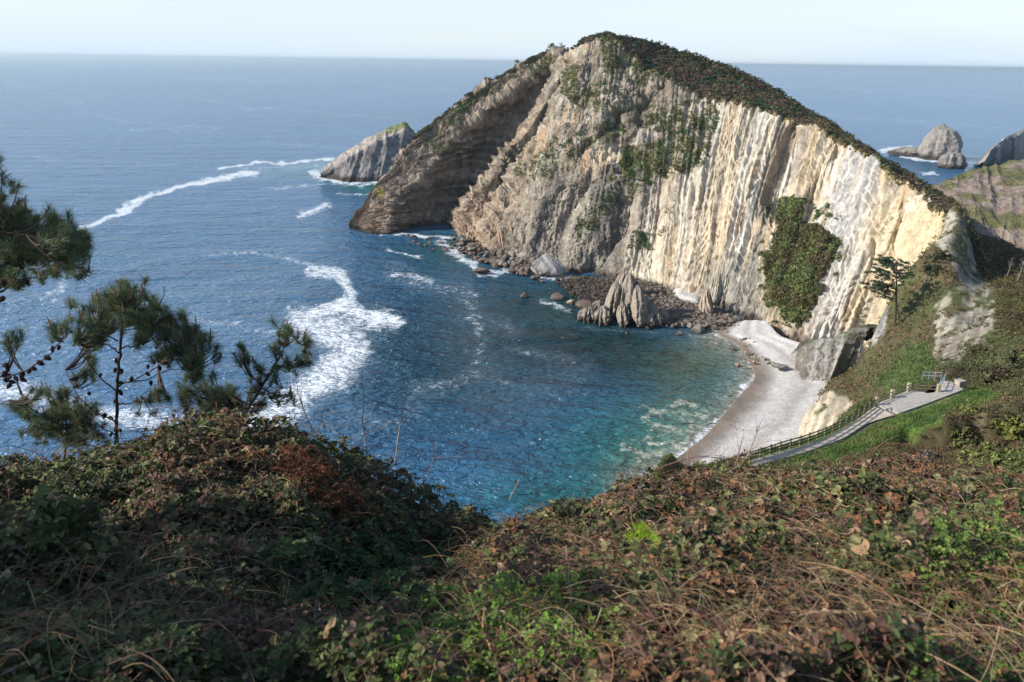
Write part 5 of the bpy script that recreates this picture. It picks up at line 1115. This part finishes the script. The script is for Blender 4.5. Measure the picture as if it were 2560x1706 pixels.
pine("large dark pine reaching in from the left edge with cone-laden branches", 9.2, [(-230, 1120), (-215, 900), (-190, 700), (-170, 500), (-160, 330), (-150, 200)],
     [[(-190, 700), (-100, 640), (-20, 605), (60, 600), (120, 580), (165, 565)], [(-190, 720), (-100, 660), (0, 640), (60, 645), (110, 622)], [(-210, 900), (-120, 880), (-20, 870), (40, 862), (85, 838), (125, 805), (150, 770)], [(-200, 720), (-100, 660), (-20, 675), (10, 690)],
      [(-180, 560), (-80, 540), (0, 530), (60, 540)], [(-170, 450), (-90, 430), (-20, 480)], [(-210, 880), (-100, 900), (-10, 935), (20, 920)], [(-180, 600), (-250, 500), (-330, 460)], [(-160, 400), (-60, 350), (-40, 300)], [(-200, 800), (-300, 700), (-380, 660)]],
     [(10, 490, 34), (40, 480, 30), (20, 525, 36), (70, 505, 34), (60, 540, 36), (105, 520, 30), (120, 550, 32), (155, 530, 26), (165, 560, 26), (190, 545, 20), (195, 570, 14), (90, 570, 32), (20, 565, 36), (50, 590, 22), (140, 595, 24), (175, 615, 22), (100, 625, 20), (20, 620, 28), (50, 640, 20), (150, 575, 28), (-20, 520, 50), (-30, 580, 50), (130, 758, 13), (148, 750, 10), (40, 770, 12), (10, 780, 10), (80, 905, 14), (60, 918, 12),
      (-120, 500, 60), (-180, 420, 60), (-80, 400, 60), (-250, 480, 70), (-330, 450, 60), (-150, 300, 70), (-60, 320, 50), (-220, 250, 60), (-380, 640, 60), (-300, 600, 60), (-120, 620, 50)],
     [(30, 605), (45, 612), (60, 600), (85, 590), (15, 600), (100, 600), (65, 655), (10, 672), (3, 690), (18, 668), (75, 615), (40, 590), (20, 868), (40, 878), (55, 866), (70, 858), (82, 850), (96, 836), (112, 826), (35, 890), (10, 855), (118, 800), (20, 880), (62, 885), (5, 820), (15, 835), (140, 800), (30, 905), (8, 660), (125, 566)], pr, 14, 1.3, .145)

def farpine(x, y, tx, ty, lab, lean, r, crown=1.0, side=-1):
    p = hit(x, y, 100); t = aty(tx, ty, p[1]); H = t - p; n = np.linalg.norm(H); root = thing("pine_tree", tuple(p), lab, "pine tree", "far pines on the slope above the beach")
    k = np.linspace(0, 1, 12); T = k[:, None] * H + np.stack([.02 * n * np.sin(k * 3.1) * lean, 0 * k, 0 * k], 1); V, Fq, C = tubes(T[None], (n * .018 * (1 - .75 * k))[None], A([[1, 1, 1]]), 6); obj("trunk", mesh("trunk", V, Fq, None, True), MBARK, root)
    B = []; cen = []; rad = []
    for i in range(int(26 * crown) + 4):
        s = r.uniform(.38, .98); b = np.array([np.interp(s, k, T[:, j]) for j in range(3)]); a = r.uniform(0, 6.28) if s > .6 else math.pi + r.normal() * .5; L = n * (.36 if s < .6 else .33 * (1.2 - s) / .6 + .05) * r.uniform(.7, 1.1); d = A([math.cos(a) * (1 if side < 0 else .7) - .25, math.sin(a) * .8, .22 + .15 * r.random()])
        Q = np.stack([b + d * L * q for q in np.linspace(0, 1, 5)]); Q[:, 2] += .12 * L * np.linspace(0, 1, 5) ** 2; B.append(Q)
        for q in np.linspace(.45, 1, 5 if s > .6 else 4): cen.append(b + d * L * q + [0, 0, .12 * L * q * q] + r.normal(size=3) * n * .012); rad.append(n * r.uniform(.022, .042))
    V, Fq, C = tubes(A(B), np.tile(n * .0045 * np.linspace(1, .5, 5), (len(B), 1)), np.tile([.12, .095, .08], (len(B), 1)), 4); obj("branches", mesh("branches", V, Fq, C), MSTEM, root, kind="stuff")
    V, Fq, C = bushes(A(cen) + r.normal(size=(len(cen), 3)) * n * .012, A(rad) * 1.15, 90, n * .011, np.tile([.035, .058, .024], (len(cen), 1)), r, .8); obj("needles", mesh("needles", V, Fq, C), MNEED, root, kind="stuff")
farpine(2056, 752, 2060, 598, "left one of two tall thin pines above the beach, the one with the wide crown", .5, np.random.default_rng(4), 1.3)
farpine(2068, 745, 2056, 650, "right one of two tall thin pines above the beach, mostly bare trunk", -1, np.random.default_rng(6), .15)

# unseen pines added outside the left edge so their crowns shade the left thicket
for x, y, H, lab in ((-8.2, 1.6, 4.3, "unseen pine added for shade left of the view, nearest one"), (-9.6, 3.8, 4.0, "unseen pine added for shade left of the view, middle one"), (-6.6, -.6, 4.0, "unseen pine added for shade behind the viewpoint on the left")):
    r = np.random.default_rng(int(1000 + x * 10)); z = float(gz(x, max(y, 1.3))) - .2; t = thing("pine_tree", (x, y, z), lab, "pine tree"); k = np.linspace(0, 1, 8); V, Fq, C = tubes(np.stack([.1 * np.sin(k * 4), 0 * k, k * H], 1)[None], (.09 * (1 - .7 * k))[None], A([[1, 1, 1]]), 7); obj("trunk", mesh("trunk", V, Fq), MBARK, t)
    n = 120; a = r.uniform(0, 6.28, n); h = r.uniform(.3, 1, n); q = H * .36 * np.sqrt(r.random(n)) * (1.25 - h * .7); c = np.stack([np.cos(a) * q, np.sin(a) * q, h * H], 1); V, Fq, C = bushes(c, r.uniform(.12, .3, n), 40, .12, np.tile([.05, .075, .035], (n, 1)), r); obj("needles", mesh("needles", V, Fq, C), MNEED, t, kind="stuff")

# ------------------------------------------------------------------ the bramble thickets around the viewpoint
def leaves(P, size, d, nrm, C, fold=.35, wid=.36):
    """pointed six-cornered leaves folded along the midrib"""
    n = len(P); s = np.cross(d, nrm); s /= np.linalg.norm(s, axis=1, keepdims=True) + 1e-9; u = np.cross(s, d); L = A(size)[:, None]
    b = P; t = P + d * L - u * L * .10; l1 = P + d * L * .30 + s * L * wid + u * L * fold * .35; l2 = P + d * L * .72 + s * L * wid * .68 + u * L * fold * .22; r1 = P + d * L * .30 - s * L * wid + u * L * fold * .35; r2 = P + d * L * .72 - s * L * wid * .68 + u * L * fold * .22
    V = np.stack([b, l1, l2, t, r2, r1], 1); i = np.arange(n)[:, None] * 6; Fq = np.concatenate([i + [0, 1, 2, 3], i + [0, 3, 4, 5]])
    return V.reshape(-1, 3), Fq, np.repeat(C, 6, 0)

def unit(a): return a / (np.linalg.norm(a, axis=-1, keepdims=True) + 1e-9)

def thicket():
    r = np.random.default_rng(91)
    cols = A([[.050, .072, .026], [.078, .100, .036], [.036, .056, .024], [.095, .060, .045], [.070, .050, .038], [.115, .120, .055], [.155, .085, .045], [.23, .17, .105], [.16, .17, .085]])
    def sample(n, rmin, rmax, xl=-200, xr=2650):
        lr = r.uniform(math.log(rmin), math.log(rmax), n * 3); tx = r.uniform(-.84, .84, n * 3); y = np.exp(lr); x = tx * y; z = gz(x, y); px, py = proj(np.stack([x, y, z], 1)); k = (px > xl) & (px < xr) & (py < 1700); 
        return np.stack([x, y, z], 1)[k][:n], px[k][:n], py[k][:n]
    def palette(px, py, P, n):
        left = sstep(1120, 980, px + (py - 1300) * .45); rnd = r.random(n); pat = fbm(P / 1.1, 3, 401)
        wl = A([.24, .20, .12, .10, .09, .11, .06, .05, .05]); wr = A([.17, .15, .12, .13, .10, .10, .11, .08, .06])
        w = wl[None] * left[:, None] + wr[None] * (1 - left[:, None]); w = w * (1 + A([1, 1, 1, -1, -1, .5, -1, -1, .5])[None] * np.clip(pat * 1.8, -.85, .85)[:, None]); w = np.cumsum(w, 1); w /= w[:, -1:]
        c = cols[(rnd[:, None] > w).sum(1)]
        green = np.maximum(inpoly(px, py, [(900, 1568), (960, 1470), (1060, 1420), (1230, 1420), (1400, 1500), (1500, 1600), (900, 1700)]), inpoly(px, py, [(2050, 1600), (2100, 1400), (2200, 1330), (2400, 1380), (2450, 1700), (2050, 1700)]) * .7) * 1.0
        c = lerpc(c, lerpc([.075, .155, .022], [.14, .25, .05], r.random(n)), green * (r.random(n) < .62))
        mid = inpoly(px, py, [(600, 1330), (1000, 1230), (1080, 1420), (950, 1500), (650, 1500)]) * 1.0; c = lerpc(c, lerpc([.030, .062, .022], [.05, .095, .03], r.random(n)), mid * (r.random(n) < .7))
        return c, green
    Vs, Fs, Cs, o = [], [], [], 0
    for n, rmin, rmax, ls in ((34000, 1.22, 4.2, .042), (36000, 3.2, 8.0, .066), (38000, 6.0, 13.0, .076)):
        P, px, py = sample(n, rmin, rmax); n = len(P); c, green = palette(px, py, P, n)
        lump = np.clip(.5 + 1.0 * fbm(P / A([.45, .6, 9]), 3, 409), 0, 1.2); top = .04 + .50 * lump ** 1.3; hh = top * r.random(n) ** .45; keep = (r.random(n) < .25 + lump) & (np.hypot(P[:, 0] - .93, P[:, 1] - 4.75) > .22) & (np.hypot(P[:, 0] - .90, P[:, 1] - 4.45) > .18); P, px, py, c, green, hh = P[keep], px[keep], py[keep], c[keep], green[keep], hh[keep]; n = len(P); P = P + np.stack([0 * hh, 0 * hh, hh], 1)
        d = unit(np.stack([r.normal(size=n), r.normal(size=n), -.15 + .35 * r.normal(size=n)], 1)); nrm = unit(np.stack([.45 * r.normal(size=n) - .15, .45 * r.normal(size=n) - .25, np.ones(n)], 1))
        size = ls * r.uniform(.45, 1.25, n) * np.where(green > .5, .62, 1)
        c = c * A([1.35, 1.22, 1.15]) * (1 + .3 * r.normal(size=(n, 1))).clip(.5, 1.8)
        for k in range(3):                                # bramble leaves come in threes
            a = (0, 1.15, -1.15)[k]; s = unit(np.cross(d, nrm)); dk = unit(d * math.cos(a) + s * math.sin(a)); sel = np.ones(n, bool) if k == 0 else r.random(n) < .8
            V, Fq, C = leaves(P[sel] + dk[sel] * .006, size[sel] * (1 if k == 0 else .8), dk[sel], unit(nrm + .15 * r.normal(size=nrm.shape))[sel], c[sel]); Vs.append(V); Fs.append(Fq + o); Cs.append(C); o += len(V)
    obj("bramble_leaves", mesh("bramble_leaves", np.concatenate(Vs), np.concatenate(Fs), np.concatenate(Cs)), MLEAF, kind="stuff", label="dense bramble and ivy leaves, green and purple-brown, filling the foreground slope")
    # arching canes and dead grass stalks
    def canes(n, rmin, rmax, L0, L1, rad, colset, up, name, label, sag=.5, xl=-150, thin=1.0):
        P, px, py = sample(n, rmin, rmax, xl); n = len(P); a = r.uniform(0, 6.28, n); L = r.uniform(L0, L1, n) * (.5 + .5 * (P[:, 1] / 6).clip(.4, 1.5)); k = np.linspace(0, 1, 7)
        d = np.stack([np.cos(a), np.sin(a), up * r.uniform(.2, 1.2, n)], 1); d = unit(d)
        Q = P[:, None] + [0, 0, .10] + d[:, None] * (L[:, None] * k)[..., None]; Q[..., 2] -= (sag * L[:, None]) * (k ** 2); bend = r.normal(size=(n, 1, 3)) * .12 * L[:, None, None]; Q += bend * (np.sin(k * math.pi))[None, :, None]
        Q[..., 2] += r.uniform(.02, .28, n)[:, None]; c = A(colset)[r.integers(len(colset), size=n)] * (1 + .25 * r.normal(size=(n, 1))).clip(.5, 1.6); rr = rad * r.uniform(.5, 1.3, n)[:, None] * np.linspace(1, .45, 7) * (P[:, 1:2] / 5).clip(.75, 1.6)
        V, Fq, C = tubes(Q, rr, c, 3); obj(name, mesh(name, V, Fq, C), MSTEM, kind="stuff", label=label)
    canes(4200, 1.5, 13, .15, .6, .0022, [[.13, .06, .05], [.09, .05, .045], [.17, .11, .07], [.10, .09, .05]], .5, "bramble_canes", "thin purple and brown bramble canes woven through the leaves")
    canes(2400, 1.5, 12, .12, .45, .0019, [[.38, .22, .11], [.30, .20, .12], [.42, .30, .19], [.30, .14, .06]], .35, "dead_stalks", "tan and orange dead stalks lying over the brambles on the right mound", .4, 1050)
    canes(1500, 1.5, 11, .15, .5, .0018, [[.30, .20, .12], [.36, .28, .18], [.22, .12, .06]], .5, "dry_stalks", "scattered dry stalks over the left mound", .4)
    canes(500, 8.8, 12, .25, .7, .0024, [[.22, .14, .09], [.14, .09, .06]], 1.6, "brow_twigs", "bare twigs standing up along the brow of both mounds", .25)
    # litter patch of dead leaves
    n = 2600; px = r.uniform(560, 900, n); py = r.uniform(1480, 1600, n); P = A([hit(a, b) if i % 13 == 0 else [0, 0, 0] for i, (a, b) in enumerate(zip(px, py))]); P = P[P[:, 1] > 0]; P = np.repeat(P, 9, 0) + r.normal(size=(len(P) * 9, 3)) * [.08, .08, .0]; P[:, 2] = gz(P[:, 0], P[:, 1]) + r.uniform(.12, .3, len(P)); n = len(P)
    V, Fq, C = leaves(P, r.uniform(.04, .11, n), unit(r.normal(size=(n, 3)) * [1, 1, .3]), unit(r.normal(size=(n, 3)) * .5 + [0, 0, 1]), lerpc([.10, .06, .04], [.24, .18, .13], r.random(n)), .8, .12); obj("dead_leaf_litter", mesh("dead_leaf_litter", V, Fq, C), MLEAF, kind="stuff", label="heap of curled dead leaves at the bottom of the gully")
thicket()

def frond(root_p, pts, wid, col, name, label, cat, r, nleaf=46, curl=.0, mat=None, grp=None):
    """a fern frond: rachis plus paired, toothed leaflets"""
    T = A(pts); root = thing(name, tuple(T[0]), label, cat, grp); o0 = T[0]; s = np.linspace(0, len(T) - 1, 24); Q = np.stack([np.interp(s, np.arange(len(T)), T[:, i]) for i in range(3)], 1); Q = blur1(Q, 7, 0) - o0
    V, Fq, C = tubes(Q[None], np.linspace(.006, .0018, 24)[None], A([A(col) * 1.1]), 5); obj("stalk", mesh("stalk", V, Fq, C), MSTEM, root)
    d = unit(np.gradient(Q, axis=0)); Vs, Fs, Cs, o = [], [], [], 0; side0 = unit(np.cross(d, unit(CAM - T[0] + [0, 0, .6])))
    for sd in (-1, 1):
        t = np.linspace(.30, .99, nleaf); b = np.stack([np.interp(t * 23, np.arange(24), Q[:, i]) for i in range(3)], 1); dd = np.stack([np.interp(t * 23, np.arange(24), d[:, i]) for i in range(3)], 1); ss = np.stack([np.interp(t * 23, np.arange(24), side0[:, i]) for i in range(3)], 1)
        L = wid * np.sin(((t - .30) / .72) ** .6 * math.pi * .93 + .12).clip(.05, 1) * (1 + .12 * r.normal(size=nleaf)); e = unit(ss * sd + dd * .55 + r.normal(size=ss.shape) * .12 - A([0, 0, curl]))
        for k in range(9):
            q = (k + .5) / 9; bb = b + e * (L * q)[:, None] - A([0, 0, curl * .3]) * (L * q * q)[:, None]
            for s2 in (-1, 1):
                e2 = unit(np.cross(e, np.cross(dd, ss)) * s2 + e * .6 + r.normal(size=e.shape) * (.1 + curl * .5)); l2 = L * (.22 if curl == 0 else .30) * (1.05 - q)
                V, Fq, C = leaves(bb, l2, e2, unit(np.cross(ss, dd) + .2 * r.normal(size=e.shape)), A(col) * (1 + .2 * r.normal(size=(nleaf, 1))).clip(.5, 1.6), .2, .32); Vs.append(V); Fs.append(Fq + o); Cs.append(C); o += len(V)
    obj("leaflets", mesh("leaflets", np.concatenate(Vs), np.concatenate(Fs), np.concatenate(Cs)), mat or MLEAF, root)

def details():
    r = np.random.default_rng(5); vis = lambda x, y: hit(x, y, 1.4)
    def line(pts, Y): return A([aty(a, b, Y) for a, b in pts])
    Y = vis(1470, 1285)[1]
    frond(0, line([(1464, 1345), (1465, 1310), (1466, 1262), (1470, 1225), (1478, 1198)], Y - 1.3), .15, (.26, .40, .035), "fern", "fresh yellow-green fern frond standing alone on the right bramble mound", "fern", r, 20)
    frond(0, line([(1468, 1272), (1480, 1258), (1492, 1240), (1508, 1222)], Y - 1.32), .13, (.24, .38, .035), "fern", "smaller side frond leaning right from the bright fern", "fern", r, 16)
    for x, y, hh, lab in ((1258, 1445, 55, "young curled fern shoot in the middle of the bottom slope"), (1097, 1590, 75, "pale young fern crozier near the bottom left of the bright green patch"), (1572, 1330, 50, "pale green shoot right of the bright fern")):
        Yy = vis(x, min(y, 1560))[1] - .15; P = line([(x, y), (x - 4, y - hh * .5), (x - 10, y - hh * .9), (x - 14, y - hh), (x - 19, y - hh * .93), (x - 14, y - hh * .85)], Yy); t = thing("fern_shoot", tuple(P[0]), lab, "fern"); V, Fq, C = tubes((P - P[0])[None], A([[.008, .007, .006, .006, .005, .004]]), A([[.22, .30, .06]]), 6); obj("stalk", mesh("stalk", V, Fq, C), MSTEM, t)
        n = 14; q = P[3:6].mean(0) - P[0] + r.normal(size=(n, 3)) * .02; V, Fq, C = leaves(q, r.uniform(.02, .045, n), unit(r.normal(size=(n, 3))), unit(r.normal(size=(n, 3))), np.tile([.2, .29, .07], (n, 1))); obj("leaflets", mesh("leaflets", V, Fq, C), MLEAF, t)
    # single dry stems one can point to
    stems = [([(1300, 1500), (1312, 1440), (1310, 1350), (1300, 1240)], .006, (.36, .27, .20), "tall straight pale dry stem rising in the middle of the right mound"),
             ([(1140, 1600), (1130, 1500), (1112, 1380)], .011, (.40, .22, .11), "thick orange broken stalk near the bottom centre"), ([(1160, 1462), (1260, 1475), (1340, 1510), (1400, 1540), (1450, 1590)], .008, (.42, .29, .17), "long pale cane arching along the bottom right of the green patch"),
             ([(1010, 1545), (990, 1530), (960, 1520), (905, 1522), (860, 1530)], .007, (.44, .30, .18), "bare straw-coloured cane lying across the bottom left of centre"), ([(1590, 1600), (1650, 1530), (1720, 1455)], .010, (.30, .18, .12), "thick brown stick leaning right at the bottom"),
             ([(2170, 1410), (2160, 1480), (2150, 1560)], .010, (.34, .20, .12), "orange stalk standing low in the right part of the mound"), ([(2265, 1290), (2300, 1350), (2345, 1420)], .008, (.46, .28, .13), "bright orange bent stalk, right half of the inverted V by the right edge"), ([(2265, 1290), (2255, 1340), (2245, 1400)], .008, (.40, .22, .11), "orange stalk, left half of the inverted V by the right edge"),
             ([(1005, 1350), (1040, 1330), (1100, 1305), (1160, 1280)], .006, (.40, .26, .14), "tan stalk sloping up at the left edge of the right mound"), ([(1170, 1150), (1180, 1130), (1200, 1090), (1215, 1050), (1222, 1045)], .003, (.30, .22, .16), "thin curling twig with seed heads over the turquoise water"),
             ([(905, 1075), (915, 1000), (928, 930), (945, 850)], .0045, (.33, .27, .22), "tallest bare pale twig above the left mound"), ([(845, 1050), (832, 970), (838, 890)], .004, (.26, .18, .14), "thin bare twig left of the tallest pale twig"), ([(955, 1140), (985, 1090), (1000, 1040)], .004, (.24, .17, .13), "short forked twig on the right shoulder of the left mound"),
             ([(730, 1010), (705, 960), (690, 920), (680, 880)], .004, (.30, .22, .17), "slanting bare twig beside the leaning pine"), ([(1580, 1060), (1586, 1010), (1592, 960)], .0035, (.26, .17, .14), "wavy reddish bramble shoot over the beach edge"), ([(1705, 1080), (1730, 1020), (1745, 970)], .004, (.26, .2, .16), "straight twig crossing the beach right of the walker"),
             ([(1690, 1080), (1700, 1030), (1712, 990)], .0035, (.30, .2, .15), "straight twig crossing the beach beside the walker"), ([(1500, 1085), (1560, 1058), (1610, 1048), (1660, 1052), (1720, 1075)], .0035, (.20, .10, .09), "arching reddish bramble cane along the brow before the path"), ([(215, 1330), (205, 1440), (195, 1540)], .006, (.22, .15, .11), "upright dead stem in the lower left thicket"),
             ([(12, 1240), (8, 1330), (12, 1420)], .007, (.36, .17, .11), "reddish stalk at the far left edge"), ([(290, 1590), (350, 1530), (390, 1490), (470, 1470)], .006, (.24, .25, .12), "crooked pale green bramble stem low in the left thicket"), ([(510, 1270), (480, 1330), (455, 1380)], .005, (.32, .22, .16), "pinkish dry stalk leaning in the left thicket"),
             ([(2010, 1190), (2060, 1205), (2100, 1215)], .006, (.44, .30, .18), "short straw stalk lying high on the right mound"), ([(1560, 1260), (1700, 1225), (1780, 1185), (1850, 1165)], .004, (.16, .09, .08), "dark bramble cane rising across the right mound brow"), ([(1870, 1350), (1905, 1420), (1925, 1470)], .006, (.34, .27, .2), "pale bent stalk right of centre on the right mound"),
             ([(80, 1360), (100, 1420), (60, 1500)], .006, (.30, .2, .14), "forked dead stalk at the lower left")]
    for pts, rad, c, lab in stems:
        a = vis(pts[0][0], min(pts[0][1], 1566)); hi = pts[0][1] < 1160; rad = rad * (1.7 if hi else 1.1); c = tuple(v * 1.25 for v in c); Yy = a[1] * (.985 if hi else .93) if a[1] < 14 else 9.9
        if hi and a[1] > 14: Yy = 9.9
        P = A([aty(x, y, Yy + .05 * i) for i, (x, y) in enumerate(pts)]); s = np.linspace(0, len(P) - 1, 14); Q = np.stack([np.interp(s, np.arange(len(P)), P[:, i]) for i in range(3)], 1); Q = blur1(Q, 4, 0) + r.normal(size=Q.shape) * rad * .6
        t = thing("dry_stem", tuple(Q[0]), lab, "plant stem"); sc_ = (Yy / 5) ** .6; V, Fq, C = tubes((Q - Q[0])[None], (rad * sc_ * np.linspace(1, .45, 14))[None], A([c]), 6); obj("stem", mesh("stem", V, Fq, C), MSTEM, t)
        nb = 5 if hi else 3; B = []
        for k in range(nb):
            j = r.integers(4, 13); L = rad * sc_ * 40 * r.uniform(.5, 1.2); d = unit(unit(Q[min(j + 1, 13)] - Q[j]) + r.normal(size=3) * .7); B.append(np.stack([Q[j] + d * L * q + [0, 0, .05 * L * q] for q in np.linspace(0, 1, 5)]))
        V, Fq, C = tubes(A(B) - Q[0], np.tile(rad * sc_ * .35 * np.linspace(1, .4, 5), (nb, 1)), np.tile(c, (nb, 1)), 3); obj("side_twigs", mesh("side_twigs", V, Fq, C), MSTEM, t, kind="stuff")
        if hi:
            q = A(B)[:, -1] - Q[0]; V, Fq, C = leaves(q, np.full(len(q), .03), unit(r.normal(size=(len(q), 3))), unit(r.normal(size=(len(q), 3))), np.tile(A(c) * .6, (len(q), 1))); obj("dry_leaves", mesh("dry_leaves", V, Fq, C), MLEAF, t, kind="stuff")
    # collapsed rust-brown bracken
    for (x, y, n, w, c, lab) in ((700, 1135, 9, 130, (.20, .085, .04), "mass of rust-brown dead bracken draped high on the left mound"), (760, 1200, 10, 110, (.17, .075, .035), "tangle of curled dead bracken below the rust-brown mass on the left mound"), (520, 1080, 4, 60, (.17, .10, .06), "small brown dead bracken patch near the top of the left mound"),
                                 (1100, 1350, 4, 70, (.30, .17, .09), "light tan dead bracken at the left edge of the right mound"), (1425, 1140, 3, 36, (.34, .17, .09), "small orange dead bracken tip on the brow of the right mound"), (2130, 1120, 4, 80, (.34, .19, .10), "pale orange arched bracken on the right brow"), (2060, 1190, 4, 60, (.28, .15, .08), "orange-brown bracken patch under the arched one"),
                                 (1230, 1400, 3, 60, (.27, .16, .09), "brown hanging bracken above the bright green patch"), (1180, 1540, 3, 60, (.22, .13, .08), "brown dried fern hanging over the green patch"), (2250, 1480, 4, 90, (.24, .14, .08), "dull brown bracken low at the right")):
        p0 = vis(x, y); p0 = p0 if p0[1] < 14 else aty(x, y + 6, 9.6); px = K / F * p0[1]; t = thing("dead_bracken", tuple(p0), lab, "dead bracken", "dead bracken patches"); Vs, Fs, Cs, o = [], [], [], 0; S = []
        for k in range(n * 3):
            a = r.uniform(0, 6.28); L = w * px * r.uniform(.4, .9); b = p0 + A([r.normal() * w * px * .35, r.normal() * .2, 0]); b[2] = gz(b[0], max(b[1], 1.3)) + r.uniform(.2, .42); q = np.linspace(0, 1, 16); dr = A([math.cos(a), math.sin(a) * .7, .55]); T = b + dr * (L * q)[:, None]; T[:, 2] -= .9 * L * q ** 2; T = T + .04 * L * np.sin(q * 9 + a)[:, None] * r.normal(size=3); S.append(T)
            for sd in (-1, 1):
                i = np.repeat(np.arange(2, 16), 4); e = unit(np.cross(unit(T[i] - T[i - 1]), [0, 0, 1.0]) * sd + r.normal(size=(len(i), 3)) * .45 - [0, 0, .35]); bb = T[i] + e * (L * .05 * np.tile(np.arange(4), 14))[:, None]; V, Fq, C = leaves(bb, np.full(len(i), L * .085) * r.uniform(.5, 1.2, len(i)), unit(e + .6 * r.normal(size=e.shape)), unit(r.normal(size=e.shape) + [0, 0, .6]), A(c) * (1 + .35 * r.normal(size=(len(i), 1))).clip(.4, 1.8), .5, .22); Vs.append(V); Fs.append(Fq + o); Cs.append(C); o += len(V)
        obj("fronds", mesh("fronds", np.concatenate(Vs) - p0, np.concatenate(Fs), np.concatenate(Cs)), MLEAF, t, kind="stuff"); V, Fq, C = tubes(A(S) - p0, np.tile(np.linspace(.0035, .0015, 16), (len(S), 1)), np.tile(A(c) * 1.3, (len(S), 1)), 3); obj("stalks", mesh("stalks", V, Fq, C), MSTEM, t, kind="stuff")
details()
